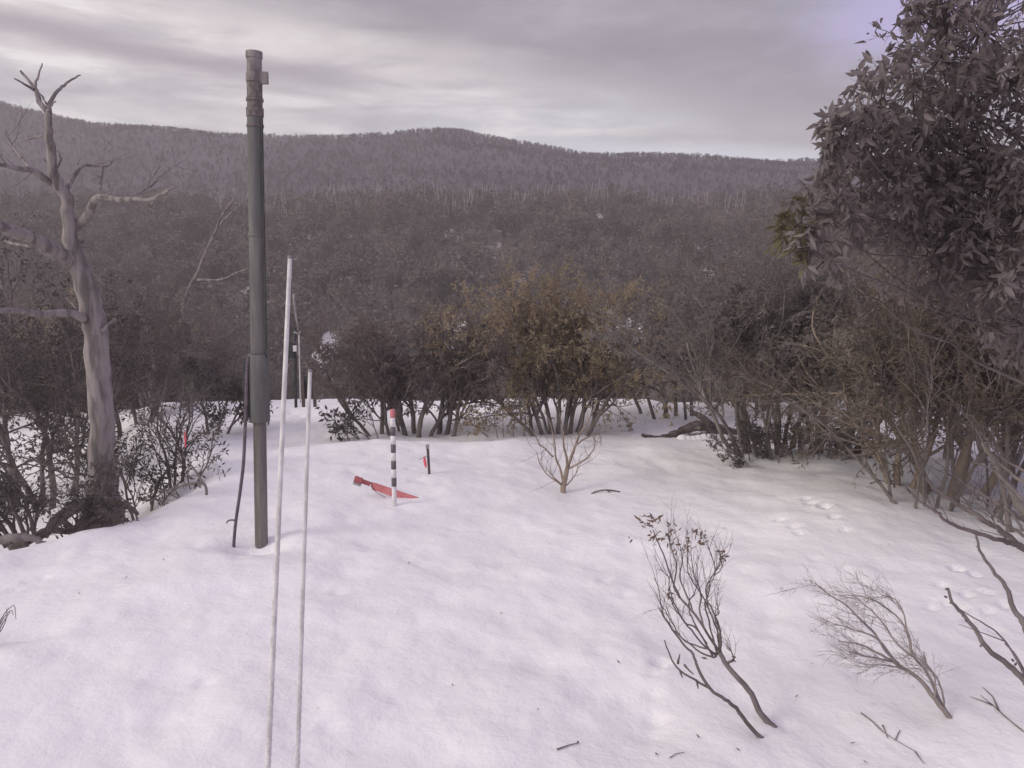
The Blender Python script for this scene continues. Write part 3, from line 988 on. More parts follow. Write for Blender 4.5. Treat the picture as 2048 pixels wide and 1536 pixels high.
# peg with pink tape
pg = gnd(858, 948)
peg = thing('marker_peg', 'short brown wooden peg with pink tape right of the banded stake', 'peg', pg)
Yg = pg.y
mb = MB(); mb.tube([at(859, 956, Yg), at(857, 920, Yg), at(855, 892, Yg)], 5.6 * mpx(Yg) / 2, 8); mb.build('post', M['peg_wood'], peg)
mb = MB(); mb.box(at(855, 893, Yg), (7 * mpx(Yg), .045, 8 * mpx(Yg))); mb.build('cap', M['grey_metal'], peg, False, .003)
mb = MB(); poly(mb, [(856, 912), (848, 914), (838, 920)], 1.3, 1, Yg, -.05, 4, 2); mb.build('wire', M['peg_wood'], peg)


def tape(mb, pts, Y, th=.004):
    b0 = len(mb.v)
    for k, (a, y_, w) in enumerate(pts):
        for dy in (-th, th):
            for sg in (-1, 1):
                q = at(a + sg * w / 2, y_, Y + dy + .02 * math.sin(k * 1.3 + sg)); mb.v.append(tuple(q))
    for k in range(len(pts) - 1):
        i = b0 + 4 * k; j = i + 4
        mb.f += [(i, i + 1, j + 1, j), (i + 2, j + 2, j + 3, i + 3), (i, j, j + 2, i + 2), (i + 1, i + 3, j + 3, j + 1)]


mb = MB(); tape(mb, [(849, 914, 2), (849, 918, 5), (850, 925, 6), (851, 931, 5), (852, 936, 2)], Yg - .05); mb.build('tape', M['pink_tape'], peg)
mb = MB(); tape(mb, [(370, 862, 2), (370, 872, 4), (371, 881, 5), (370, 886, 2), (371, 891, 5), (371, 896, 2)], 9.9)
tag(mb.build('pink_ribbon', M['pink_tape']), 'pink ribbon hanging from the shrub stems right of the dead tree', 'ribbon')

# ------------------------------------------------------------------ middle distance shrubs
def lift(p, dz=0):
    return Vector((p.x, p.y, gz(p.x, p.y) + dz))


LEAFM = []
def leaf_mesh(i, L, w, m):
    r_ = random.Random(900 + i)
    mb_ = MB(); n = 6
    cur = r_.uniform(-.35, .35); fold = r_.uniform(.1, .35)
    prof = [0.04, .62, 1.0, .92, .6, .25, .0]
    for k in range(n + 1):
        u = k / n
        z_ = -cur * L * u * u
        xw = prof[k] * w / 2
        for sg in (-1, 0, 1):
            mb_.v.append((u * L, sg * xw + .05 * L * math.sin(u * 3) * cur, z_ + abs(sg) * xw * fold))
    for k in range(n):
        for j in range(2):
            a = 3 * k + j
            mb_.f.append((a, a + 1, a + 4, a + 3))
    return mb_.mesh('leaf', m)


def put_leaves(parent, lst, meshes, L0, name='leaf'):
    pl = world_loc(parent)
    for i, (p, d, nr, l) in enumerate(lst):
        o = bpy.data.objects.new(name, meshes[i % len(meshes)]); COL.objects.link(o)
        o.parent = parent
        d = d.normalized(); y_ = nr.cross(d)
        if y_.length < 1e-3:
            y_ = d.orthogonal()
        y_.normalize(); z_ = d.cross(y_)
        mt = Matrix((d, y_, z_)).transposed().to_4x4()
        o.matrix_local = Matrix.Translation(p - pl) @ mt @ Matrix.Scale(l / L0, 4)


LM = {k: [leaf_mesh(j + 10 * i, .08, .027, M[k]) for j in range(4)] for i, k in enumerate(('leaf_right', 'leaf_dark', 'leaf_rust', 'leaf_olive_lit'))}


def shrub(name, label, cat, base, seed, stems, Ht, r0, fan, P, bark, leaf, per, L, w, lean=Vector((0, 0, 0)), single=0, group=None, width=1.0, frac=0.0, base_spread=.3):
    """many-stemmed shrub rooted at base: stems spread along x"""
    r_ = random.Random(seed)
    t_ = thing(name, label, cat, base, group)
    wood, tw_, lf, tips = MB(), MB(), MB(), []
    for s_ in range(stems):
        u = (s_ + .5 + r_.uniform(-.3, .3)) / stems * 2 - 1
        p = base + Vector((u * base_spread, r_.uniform(-.2, .2) * base_spread * 2, -.12))
        d = (Vector((u * fan * width, r_.uniform(-fan, fan) * .7, 1)) + lean).normalized()
        grow(wood, r_, p, d, Ht * .45 * r_.uniform(.8, 1.15), r0 * r_.uniform(.65, 1.15), 0, P, tips, tw_)
    wood.build('trunk', M[bark], t_)
    if tw_.v:
        tw_.build('twigs', M[bark], t_)['kind'] = 'stuff'
    if per:
        if single:
            lst = []
            leaves_on(None, r_, tips, per, L, w, .35, .03, frac, lst)
            r_.shuffle(lst)
            lst.sort(key=lambda q: q[0].y)
            put_leaves(t_, lst[:single], LM[leaf], .08)
            for (p, d, nr, l) in lst[single:]:
                lf.leaf(p, d, nr, l, w)
        else:
            leaves_on(lf, r_, tips, per, L, w, .3, .05, frac)
        if lf.v:
            lf.build('foliage', M[leaf], t_, False)['kind'] = 'stuff'
    return t_


PS = dict(levels=4, seg=[6, 5, 4, 3], wander=[.22, .26, .3, .3], up=[.06, .06, .05, .03], sides=[7, 5, 4, 3], kids=[3, 4, 4], start=[.45, .3, .25], ang=(18, 48), ratio=.58, taper=.55, wood=2)
PS2 = dict(PS, kids=[4, 5, 4], start=[.25, .2, .2], ang=(20, 60))
PS3 = dict(PS, levels=3, kids=[4, 5], seg=[7, 5, 4])

A = lambda px, py, dz=0: lift(gnd(px, py), dz)
shrub('snow_gum_clump', 'dark many-stemmed gum clump behind the banded stake', 'tree', A(830, 872), 31, 11, 3.0, .05, .40, PS2, 'bark_dark', 'leaf_brown', 14, .075, .028, width=1.2, base_spread=.75)
shrub('leaning_shrub', 'low leafy shrub with curling dark leaves left of the gum clump', 'shrub', A(735, 878), 32, 5, 1.1, .016, .5, PS3, 'bark_dark', 'leaf_dark', 2, .11, .034, lean=Vector((-.75, 0, .1)), single=160, base_spread=.25, frac=.3)
shrub('olive_gum', 'olive-brown rounded gum behind the pale forked sapling', 'tree', A(1120, 872), 33, 14, 3.7, .042, .52, PS2, 'bark_dark', 'leaf_olive', 15, .075, .028, width=1.15, base_spread=.5)
shrub('bare_side_shrub', 'bare sprawling shrub left of the olive gum', 'shrub', A(1015, 874), 34, 5, 1.3, .014, .7, PS3, 'twig_brown', 'leaf_dark', 1, .06, .022, lean=Vector((-.25, 0, 0)), width=1.4)
shrub('far_gum_clump', 'slender-stemmed gum clump on the snow beyond the fallen log', 'tree', A(1350, 834), 35, 7, 3.6, .05, .24, PS2, 'bark_dark', 'leaf_grey', 13, .075, .028, width=1.2, base_spread=.75)
shrub('dense_thicket', 'dense grey thicket of many stems right of the fallen log', 'tree', A(1590, 905), 36, 30, 3.9, .034, .36, dict(PS2, start=[.35, .25, .2], ang=(15, 45)), 'bark_grey', 'leaf_grey', 9, .07, .026, width=1.25, base_spread=.85)
shrub('thicket_skirt', 'low tangle of dead branches at the foot of the dense thicket', 'shrub', A(1590, 914), 37, 26, .8, .010, .8, PS3, 'bark_dark', 'leaf_grey', 7, .06, .022, width=1.2, base_spread=.9)
shrub('tan_stemmed_gum', 'tan-stemmed gum in front of the thicket on the right', 'tree', A(1800, 972), 38, 3, 4.0, .045, .26, PS2, 'bark_tan', 'leaf_grey', 12, .07, .026, base_spread=.16)
shrub('tan_stemmed_gum', 'thick tan-stemmed gum nearest the right edge of the snow', 'tree', A(1895, 985), 39, 5, 4.4, .06, .34, PS2, 'bark_tan', 'leaf_brown', 12, .07, .026, base_spread=.34, width=1.2)
shrub('grey_gum', 'grey gum at the right border behind the tan-stemmed gums', 'tree', A(2010, 930), 40, 8, 5.0, .06, .34, PS2, 'bark_grey', 'leaf_brown', 9, .09, .032, base_spread=.8)
shrub('grey_gum', 'grey gum filling the gap between the thicket and the tan-stemmed gums', 'tree', A(1730, 840), 41, 8, 5.8, .06, .32, PS2, 'bark_grey', 'leaf_brown', 9, .09, .032, base_spread=.9)
shrub('grey_gum', 'grey gum behind the middle of the dense thicket', 'tree', A(1540, 822), 42, 8, 5.2, .06, .34, PS2, 'bark_grey', 'leaf_grey', 9, .09, .032, base_spread=.9)

# pale forked sapling
rng = random.Random(17)
b0 = gnd(1128, 985); Y0 = b0.y
sap = thing('forked_sapling', 'pale forked sapling standing alone in front of the olive gum', 'sapling', b0)
mb = MB(); tw_ = MB(); tips = []
Zs = lambda p: zx(600, 560, 2.926, p)
poly(mb, Zs([(1541, 1262), (1540, 1210), (1552, 1160), (1566, 1090)]), 12.5, 9, Y0, 0, 9, 4)
arms = [([(1566, 1100), (1590, 1030), (1615, 960), (1645, 890), (1700, 800), (1740, 700)], 7, 2, .5), ([(1562, 1110), (1560, 1040), (1545, 975), (1540, 890), (1520, 780)], 6, 2, -.3),
        ([(1540, 1180), (1520, 1100), (1495, 1030), (1490, 960), (1470, 860), (1430, 760)], 5, 1.6, .2), ([(1480, 1035), (1440, 990), (1400, 960), (1370, 900), (1330, 840)], 4, 1.3, -.4),
        ([(1535, 1200), (1490, 1160), (1455, 1112)], 4, 1.5, -.2), ([(1530, 1200), (1440, 1130), (1400, 1060), (1385, 1000)], 3.4, 1.2, .3), ([(1570, 1105), (1640, 1070), (1690, 1030), (1725, 970), (1720, 900)], 5, 1.6, -.4),
        ([(1548, 1210), (1590, 1170), (1620, 1120), (1640, 1080)], 3, 1, .2), ([(1610, 970), (1680, 920), (1750, 900), (1760, 970)], 4, 1.4, .5)]
for l, w0, w1, dY in arms:
    bm_ = MB(); res, _ = poly(bm_, Zs(l), w0, w1, Y0, dY, 6, 3, .004, rng); bm_.build('branch', M['bark_tan'], sap)
    sprout(tw_, rng, res, 5, .30, .0035, dict(PT, levels=2), tips, .3)
mb.build('trunk', M['bark_tan'], sap); tw_.build('twigs', M['twig_brown'], sap)['kind'] = 'stuff'

# fallen log with snow on it
pl = gnd(1390, 868)
log = thing('fallen_log', 'dark rotting log lying on the snow beside the dense thicket', 'log', pl)
Yl = pl.y
mb = MB(); rng = random.Random(5)
poly(mb, [(1283, 871), (1320, 877), (1350, 868), (1375, 856), (1400, 850), (1440, 862), (1500, 880)], 7, 30, Yl - .3, .4, 10, 4, .02, rng)
poly(mb, [(1425, 856), (1408, 838), (1392, 828), (1380, 820)], 15, 7, Yl, .1, 8, 3, .012, rng); mb.build('trunk', M['log'], log)
mb = MB(); tips = []
res, _ = poly(MB(), [(1360, 868), (1420, 872), (1480, 880)], 4, 4, Yl - .2, 0, 4)
sprout(mb, rng, res, 16, .40, .008, PT, tips, 0); mb.build('branch', M['twig_dark'], log)
mb = MB()
for k in range(9):
    c_ = at(1365 + k * 11, 874 + 2.2 * math.sin(k) + (4 if k > 5 else 0), Yl - .38)
    n0 = len(mb.v)
    for i in range(6):
        for j in range(5):
            th = 2 * math.pi * i / 6; ph_ = math.pi / 2 * j / 4
            mb.v.append((c_.x + .11 * math.cos(th) * math.cos(ph_), c_.y + .10 * math.sin(th) * math.cos(ph_), c_.z - .03 + .075 * math.sin(ph_)))
    for i in range(6):
        for j in range(4):
            i2 = (i + 1) % 6
            mb.f.append((n0 + i * 5 + j, n0 + i2 * 5 + j, n0 + i2 * 5 + j + 1, n0 + i * 5 + j + 1))
mb.build('snow_cap', M['snow'], log)

# ------------------------------------------------------------------ left bank
rng = random.Random(21)
shrub('leafy_bank_shrub', 'dark leafy shrub sprawling below the dead tree at the left edge', 'shrub', at(45, 1085, 8.6), 51, 9, 1.6, .03, .8, PS2, 'bark_dark', 'leaf_dark', 2, .085, .024, single=260, width=1.5, base_spread=.5)
shrub('leafy_bank_shrub', 'dark leafy shrub right of the dead tree foot', 'shrub', lift(at(285, 985, 10.6)), 52, 7, 1.9, .022, .55, PS2, 'bark_dark', 'leaf_dark', 2, .085, .024, single=220, width=1.2, base_spread=.4)
shrub('ribbon_shrub', 'thin upright shrub carrying the pink ribbon', 'shrub', gnd(352, 972), 53, 4, 1.9, .022, .25, PS3, 'bark_dark', 'leaf_dark', 3, .07, .022, base_spread=.12)
shrub('drooping_gum', 'young gum with drooping leaves behind the foot of the tall pole', 'tree', A(435, 868), 54, 3, 2.0, .03, .35, PS2, 'bark_dark', 'leaf_dark', 6, .11, .034, single=120, base_spread=.2)
shrub('bank_gum', 'dark gum behind the dead tree on the left bank', 'tree', lift(at(120, 960, 12.5)), 55, 6, 4.6, .05, .38, PS2, 'bark_dark', 'leaf_dark', 9, .085, .030, base_spread=.6)
shrub('bank_gum', 'dark gum between the dead tree and the tall pole', 'tree', lift(at(255, 860, 17.0)), 56, 6, 4.4, .05, .38, PS2, 'bark_dark', 'leaf_grey', 9, .085, .030, base_spread=.6)
shrub('bank_gum', 'dark gum at the left edge of the woodland beside the dead tree', 'tree', lift(at(-40, 900, 13.5)), 57, 6, 5.0, .05, .38, PS2, 'bark_dark', 'leaf_dark', 9, .085, .030, base_spread=.6)
mb = MB(); poly(mb, [(345, 982), (362, 972), (385, 966), (405, 966), (412, 976), (413, 990)], 3, 6, 9.7, -.1, 7, 3)
poly(mb, [(406, 968), (395, 948), (378, 925), (366, 912)], 5, 2, 9.7, .3, 6, 3)
poly(mb, [(300, 1005), (325, 985), (350, 975), (390, 968)], 2, 3.5, 9.6, 0, 6, 3)
tag(mb.build('arched_branch', M['bark_dark']), 'bare arched branch poking into the snow beside the ribbon shrub', 'branch')
mb = MB(); poly(mb, [(-60, 1090), (0, 1080), (35, 1074), (62, 1076), (85, 1088), (100, 1104)], 20, 12, 8.0, .1, 10, 4, .012, rng)
tag(mb.build('pale_log', M['bark_grey']), 'pale curved log half buried at the lower left bank', 'log')
mb = MB(); poly(mb, [(20, 1098), (60, 1080), (95, 1062), (140, 1060), (120, 1030)], 20, 10, 8.4, .4, 9, 4, .008, rng)
poly(mb, [(95, 1060), (120, 1040), (160, 1018), (185, 1010)], 17, 9, 8.4, .6, 9, 4, .008, rng)
tag(mb.build('fallen_branch', M['bark_dark']), 'thick dark fallen branch between the pale log and the dead tree', 'branch')
gb = gnd(-8, 1290)
mb = MB(); tips = []
for k in range(4):
    res, _ = poly(mb, [(-14, 1300), (0, 1265 - k * 8), (12 + 5 * k, 1240 - k * 10), (14 + 6 * k, 1215 + 8 * k)], 3, 1, gb.y - .02 * k, .1, 5, 3, .003, rng)
tag(mb.build('edge_twig', M['twig_dark']), 'small dark twigs sticking out of the snow at the left border', 'twig')

# ------------------------------------------------------------------ foreground saplings
Z5 = lambda p: zx(1150, 980, 2.2806, p)
rng = random.Random(77)
b1 = gnd(1546, 1452); Y1 = b1.y
fg = thing('leaning_sapling', 'leaning bare sapling with a few brown leaves at its top in the foreground', 'sapling', b1)
mb, tw_, tips = MB(), MB(), []
main = Z5([(915, 1090), (885, 1065), (840, 1010), (805, 930), (745, 860), (692, 800), (660, 740), (600, 650), (540, 560), (480, 490), (440, 400), (400, 290), (375, 230), (355, 180)])
poly(mb, main[:7], 15, 9.5, Y1, .15, 9, 4, .002, rng); poly(mb, main[6:], 6.2, 2, Y1 + .15, .15, 7, 4, .003, rng)
fans = [[(640, 765), (585, 745), (520, 700), (450, 640), (400, 560), (385, 470), (362, 400)], [(645, 755), (580, 700), (515, 620), (470, 560), (430, 480), (425, 400), (380, 360)], [(650, 750), (590, 720), (500, 690), (440, 600), (405, 540), (380, 540)],
        [(660, 740), (650, 650), (620, 570), (580, 480), (525, 400), (510, 300), (520, 220)], [(662, 735), (660, 640), (635, 560), (600, 490), (630, 400), (680, 310)], [(600, 650), (570, 560), (575, 470), (545, 400), (530, 300)],
        [(660, 740), (655, 660), (610, 540), (600, 440), (640, 360), (610, 270), (600, 230)], [(540, 560), (510, 480), (480, 400), (490, 310), (470, 220)], [(665, 740), (665, 660), (640, 590), (655, 560), (645, 520)],
        [(630, 760), (560, 640), (500, 600), (455, 520), (430, 430), (440, 340)], [(480, 490), (450, 440), (465, 350), (440, 260), (420, 200)], [(600, 700), (540, 600), (520, 520), (560, 430), (550, 330)], [(690, 800), (720, 770), (715, 740), (690, 720)],
        [(648, 745), (610, 600), (590, 520), (612, 470), (620, 400), (660, 370), (690, 300)]]
for i, l in enumerate(fans):
    dY = [.25, -.2, .1, .4, -.35, .2, -.1, .3, -.25, -.4, .15, .35, 0, -.3][i]
    bm_ = MB(); res, _ = poly(bm_, Z5(l), 4.4, 1.4, Y1 + .15, dY, 5, 4, .004, rng); bm_.build('branch', M['bark_dark'], fg)
    sprout(tw_, rng, res, 7, .17, .0019, dict(PT, levels=2, wander=[.2, .25]), tips, .35, Vector((-.12, 0, .45)), (12, 40))
mb.build('trunk', M['bark_grey'], fg); tw_.build('twigs', M['twig_dark'], fg)['kind'] = 'stuff'
lst = []
for (a, y_, n, rr) in ((350, 150, 26, 42), (380, 215, 20, 45), (430, 215, 9, 35), (470, 270, 10, 30), (520, 260, 14, 34), (570, 190, 13, 30), (600, 225, 10, 30), (665, 300, 9, 28), (690, 295, 5, 20), (450, 170, 9, 34), (495, 200, 10, 40), (310, 130, 8, 30), (265, 225, 3, 16), (715, 770, 7, 26), (610, 770, 2, 8), (905, 1045, 4, 14), (440, 470, 6, 22)):
    for k in range(n):
        th, q_ = rng.uniform(0, 6.28), math.sqrt(rng.random()) * rr
        p = at(*Z5([(a + q_ * math.cos(th), y_ + q_ * math.sin(th) * .8)])[0], Y1 + .2 + rng.uniform(-.12, .12))
        d = (rv(rng) + Vector((-.3, 0, -.35))).normalized()
        lst.append((p, d, rv(rng), rng.uniform(.025, .052)))
        tw_b = p - d * .004
fl = [leaf_mesh(60 + j, .08, .026, mat('leaf_fg%d' % j, (.17, .115, .09), (.26, .185, .145), 8, .55)) for j in range(3)]
put_leaves(fg, lst, fl, .08)

b2 = gnd(1524, 1474)
fs = thing('leafless_sapling', 'thin bare dark stem rising just left of the leaning sapling', 'sapling', b2)
mb, tw_, tips = MB(), MB(), []
s2 = Z5([(865, 1142), (800, 1080), (735, 995), (685, 955), (620, 910), (560, 810), (538, 750), (490, 700), (430, 615), (385, 545)])
poly(mb, s2, 10, 3, b2.y, -.2, 7, 4, .003, rng)
for l in ([(620, 910), (545, 865), (480, 825), (440, 770), (408, 685)], [(480, 825), (490, 855)], [(555, 870), (562, 905)], [(470, 790), (478, 750)], [(500, 800), (540, 840)]):
    res, _ = poly(mb, Z5(l), 6, 2.5, b2.y - .08, -.1, 6, 3, .002, rng)
mb.build('trunk', M['bark_dark'], fs)

# brushy pale shrub bent over
b3 = gnd(1897, 1436); Y3 = b3.y
br = thing('bent_brush', 'bent pale bush of fine bare twigs in the right foreground', 'shrub', b3)
mb, tw_, tips = MB(), MB(), []
BP = [([(1725, 1060), (1640, 950), (1570, 862), (1480, 800), (1400, 755), (1300, 705), (1200, 690)], 12, 2, .1), ([(1715, 1040), (1680, 990), (1640, 905), (1600, 825), (1540, 750), (1520, 660), (1480, 590), (1400, 525), (1330, 490), (1260, 480)], 9, 2, .3),
      ([(1480, 800), (1420, 735), (1370, 660), (1310, 600), (1240, 530), (1150, 470), (1095, 425)], 7, 1.6, -.2), ([(1685, 980), (1665, 890), (1620, 810), (1560, 760)], 5, 2, -.3), ([(1540, 760), (1460, 690), (1400, 600), (1340, 540), (1270, 480)], 5, 1.5, .4),
      ([(1520, 670), (1500, 570), (1460, 500), (1400, 480)], 4, 1.4, .2), ([(1440, 780), (1340, 760), (1250, 740)], 5, 1.5, -.3), ([(1460, 780), (1380, 680), (1280, 640), (1190, 610)], 5, 1.5, .2), ([(1510, 820), (1420, 800), (1320, 800)], 4, 1.3, -.2), ([(1640, 950), (1640, 860), (1600, 790), (1590, 740)], 5, 1.6, .2)]
for l, w0, w1, dY in BP:
    bm_ = MB(); res, _ = poly(bm_, Z5(l), w0, w1, Y3, dY, 6, 4, .003, rng); bm_.build('branch', M['pale_twig'], br)
    sprout(tw_, rng, res, 9, .18, .0019, dict(PT, levels=3, seg=[4, 3, 3], wander=[.22, .25, .3], up=[.02, .02, .0], sides=[3, 3, 3], kids=[3, 2], start=[.2, .2]), tips, .3, Vector((-.75, 0, .05)), (10, 38))
tw_.build('twigs', M['pale_twig'], br)['kind'] = 'stuff'

# budding stems at the right border
b4 = at(2075, 1395, 4.3); b4.z = gz(b4.x, b4.y)
bs = thing('budding_stem', 'knobbly brown stem curving in from the right border near the bottom', 'stem', b4)
mb, tips = MB(), []
res, _ = poly(mb, Z5([(2120, 960), (2048, 870), (1980, 800), (1880, 722), (1835, 650), (1780, 580), (1722, 512), (1700, 446)]), 15, 5.5, 4.3, .15, 8, 4, .004, rng)
poly(mb, Z5([(2060, 860), (1970, 700), (1900, 632), (1800, 572), (1735, 532)]), 5, 1.6, 4.3, -.2, 6, 4, .002, rng)
poly(mb, Z5([(1960, 690), (1880, 660), (1800, 630), (1750, 612)]), 3, 1, 4.25, -.1, 5, 3)
poly(mb, Z5([(2050, 830), (2030, 790), (2000, 740), (1960, 700)]), 6, 2.5, 4.3, 0, 6, 3)
for (a, y_) in ((1700, 452), (1696, 490), (1712, 515), (1768, 575), (1785, 600), (1848, 716), (1832, 640), (2000, 780), (2005, 800)):
    p = at(*Z5([(a, y_)])[0], 4.35); d = rv(rng); d.z = abs(d.z)
    mb.tube([p, p + d * .012, p + d * .022], [.006, .007, .002], 6)
mb.build('stem', M['bark_grey'], bs)
b5 = at(2090, 1330, 4.6); b5.z = gz(b5.x, b5.y)
bs2 = thing('budding_stem', 'bare knobbly stem rising along the right border above the curving one', 'stem', b5)
mb = MB(); res, _ = poly(mb, Z5([(2150, 800), (2080, 690), (2040, 600), (2000, 535), (1965, 440), (1905, 365), (1848, 280), (1830, 205)]), 16, 4, 4.6, .1, 8, 4, .005, rng)
for k in (8, 12, 15, 19, 22, 25):
    d = rv(rng); mb.tube([res[k], res[k] + d * .02], [.006, .002], 5)
mb.build('stem', M['bark_grey'], bs2)

# loose twigs lying about
def twig(label, pts, w0, w1, extra=(), mt='twig_dark', lift_px=0):
    mb_ = MB()
    for l in [pts] + list(extra):
        q = [gnd(a, b_) + Vector((0, 0, .008)) for a, b_ in l]
        n = len(q)
        mb_.tube(q, [(w0 + (w1 - w0) * i / (n - 1)) * mpx(q[i].y) / 2 for i in range(n)], 5)
    return tag(mb_.build('twig', M[mt]), label, 'twig')


p0 = gnd(1180, 988)
mb = MB(); poly(mb, [(1178, 992), (1190, 984), (1210, 980), (1232, 982), (1246, 986), (1257, 991)], 3.4, 2.2, p0.y, .05, 6, 3)
poly(mb, [(1212, 980), (1222, 985), (1226, 988)], 2.4, 1.5, p0.y, 0, 5, 2); poly(mb, [(1236, 983), (1246, 991)], 2, 1.2, p0.y, 0, 5, 2)
tag(mb.build('arched_twig', M['twig_dark']), 'arched dark twig lying on the snow right of the forked sapling', 'twig')
twig('short grey twig lying on the snow at the bottom centre', [(1114, 1501), (1128, 1496), (1140, 1492), (1158, 1488)], 4, 2, mt='bark_grey')
twig('thin branching twig on the snow below the bent bush', [(1722, 1428), (1745, 1445), (1765, 1465), (1790, 1482), (1830, 1505)], 3, 1.4, [[(1765, 1452), (1775, 1478)], [(1790, 1482), (1800, 1462)], [(1830, 1505), (1848, 1530)]], 'bark_pale')
twig('thin pale twig on the snow in the lower right corner', [(2046, 1465), (2010, 1435), (1985, 1412), (1960, 1392)], 3.5, 1.2, [[(1998, 1424), (1985, 1395), (1965, 1376)], [(1985, 1412), (1940, 1395)]], 'bark_pale')
twig('tiny dark twig lying on the snow above the bottom edge', [(1340, 1518), (1352, 1510), (1368, 1507)], 2.5, 1.2)
twig('small twig beside the arched twig right of the thicket', [(1740, 968), (1760, 962), (1775, 966)], 2.2, 1, [[(1748, 958), (1762, 962)]])
twig('curved twig in front of the dense thicket', [(1682, 922), (1700, 917), (1718, 919), (1732, 926)], 2.2, 1)
twig('dark twig in front of the fallen log', [(1426, 896), (1432, 888), (1448, 882), (1470, 879)], 3.2, 2, [[(1434, 888), (1446, 895)]])
lst = []
rr = random.Random(90)
for (a, y_) in ((1210, 1130), (1735, 1530), (1310, 1508), (1590, 1398), (1655, 1280), (1512, 1276), (1222, 1210), (1270, 1235), (1155, 1490), (1420, 1240), (1740, 1410), (640, 1420), (905, 1370), (1480, 1505), (1400, 1480), (1620, 1330), (1700, 1490), (1830, 1380), (1560, 1180), (1350, 1130), (1240, 1330), (1075, 1420), (1000, 1230), (1690, 1130), (1780, 1090), (1450, 1060), (330, 1120), (250, 1160), (160, 1190), (1100, 1090), (1500, 1010), (820, 1130)):
    p = gnd(a, y_) + Vector((0, 0, .012))
    o = bpy.data.objects.new('fallen_leaf', fl[0]); COL.objects.link(o)
    o.location = p; o.rotation_euler = (rr.uniform(-.5, .5), rr.uniform(-.6, .2), rr.uniform(0, 6.28)); o.scale = (.45,) * 3
    tag(o, 'small brown fallen leaf lying on the snow', 'leaf', 'fallen leaves on the snow')

# ------------------------------------------------------------------ the big leafy tree on the right
rng = random.Random(41)
tb = Vector((3.75, 4.6, gz(3.75, 4.6)))
big = thing('overhanging_gum', 'large leafy gum overhanging the upper right of the view', 'tree', tb)
mb, tw_, tips = MB(), MB(), []
mb.tube([tb + Vector((0, 0, -.2)), tb + Vector((.05, .1, .9)), tb + Vector((-.05, .25, 1.9)), tb + Vector((-.2, .3, 2.9)), tb + Vector((-.35, .3, 4.2))], [.13, .11, .10, .08, .05], 12)
blobs = []   # (px, py, Y, radius px): leafy masses of the crown
for (a, y_, r_, Y) in ((1960, 60, 140, 4.9), (1880, 120, 120, 4.7), (1830, 170, 95, 4.6), (1760, 215, 80, 4.5), (1700, 250, 62, 4.4), (1740, 290, 90, 4.6), (1830, 280, 120, 5.0), (1940, 230, 140, 5.2), (2020, 170, 140, 4.6),
                       (1990, 340, 150, 5.0), (1880, 370, 130, 5.2), (1780, 350, 105, 4.9), (1700, 330, 60, 4.7), (2040, 450, 140, 4.8), (1950, 470, 130, 5.2), (1720, 400, 70, 4.9), (1650, 430, 62, 4.5), (1622, 490, 50, 4.4), (1840, 460, 120, 5.4), (1850, 40, 50, 4.6), (1895, 20, 60, 4.8), (1680, 270, 34, 4.3), (1655, 385, 58, 4.8), (1605, 455, 55, 4.5), (1700, 475, 80, 5.2), (1650, 520, 50, 5.0), (1990, 560, 110, 5.0), (1870, 500, 90, 5.1), (2060, 650, 110, 5.2)):
    blobs.append((at(a, y_, Y), r_ * mpx(Y)))
lst = []
PB = dict(levels=3, seg=[4, 3, 3], wander=[.25, .3, .3], up=[.05, .03, -.02], sides=[4, 3, 3], kids=[3, 3], start=[.3, .25], ang=(22, 60), ratio=.62)
for c_, r_ in blobs:
    hub = tb + Vector((-.1, .35, min(max(c_.z - tb.z - rng.uniform(.2, 1.0), .9), 3.9)))
    mid = hub.lerp(c_, .5) + rv(rng) * .3 + Vector((0, .8, .15 + max(0, .5 * (3.0 - c_.z))))
    cv = []
    for q_ in range(11):
        u = q_ / 10
        cv.append(hub * (1 - u) ** 2 + mid * 2 * u * (1 - u) + c_ * u * u + rv(rng) * .028 * math.sin(u * math.pi))
    mb.tube(cv, [.009 * (1 - u / 10) + .003 for u in range(11)], 6)
    n = max(11, int(27 * (r_ / .35) ** 2))
    for k in range(n):
        d = rv(rng); q = c_ + d * r_ * rng.uniform(.05, .75)
        dd = (d + rv(rng) * .6 + Vector((-.2, 0, .15))).normalized()
        n0 = len(tips)
        grow(tw_, rng, q, dd, r_ * .42, .0045, 0, PB, tips)
        tw_.tube([c_ + (q - c_) * .1, q], [.006, .0045], 3)
leaves_on(None, rng, tips, 1, .073, .03, .7, .035, 0, lst)
rng.shuffle(lst)
big_lst = lst[:9000]
# the 300 leaves that show largest: those on the left outline of the crown and nearest to the picture plane
def outl(q):
    p = q[0]; return p.x / p.y * 3 + p.y * .25 - (p.z - 2) * .05
big_lst.sort(key=outl)
_ol = at(1615, 470, 4.6)
_is = lambda q: (q[0] - _ol).length < .26
put_leaves(big, [q for q in big_lst[:300] if not _is(q)], LM['leaf_right'], .08)
put_leaves(big, [q for q in big_lst[:300] if _is(q)], LM['leaf_olive_lit'], .08)
lf = MB()
for (p, d, nr, l) in big_lst[300:]:
    d = d.normalized(); sd_ = d.cross(nr); sd_ = sd_.normalized() if sd_.length > 1e-3 else d.orthogonal().normalized(); u = sd_.cross(d)
    b_ = len(lf.v); w = l * .36
    for q in (p, p + d * l * .3 + sd_ * w * .5 + u * w * .2, p + d * l * .65 + sd_ * w * .38, p + d * l - u * l * .1, p + d * l * .65 - sd_ * w * .38, p + d * l * .3 - sd_ * w * .5 + u * w * .2):
        lf.v.append(tuple(q))
    lf.f += [(b_, b_ + 1, b_ + 2), (b_, b_ + 2, b_ + 3), (b_, b_ + 3, b_ + 4), (b_, b_ + 4, b_ + 5)]
mb.build('trunk', M['twig_dark'], big); tw_.build('twigs', M['twig_dark'], big)['kind'] = 'stuff'
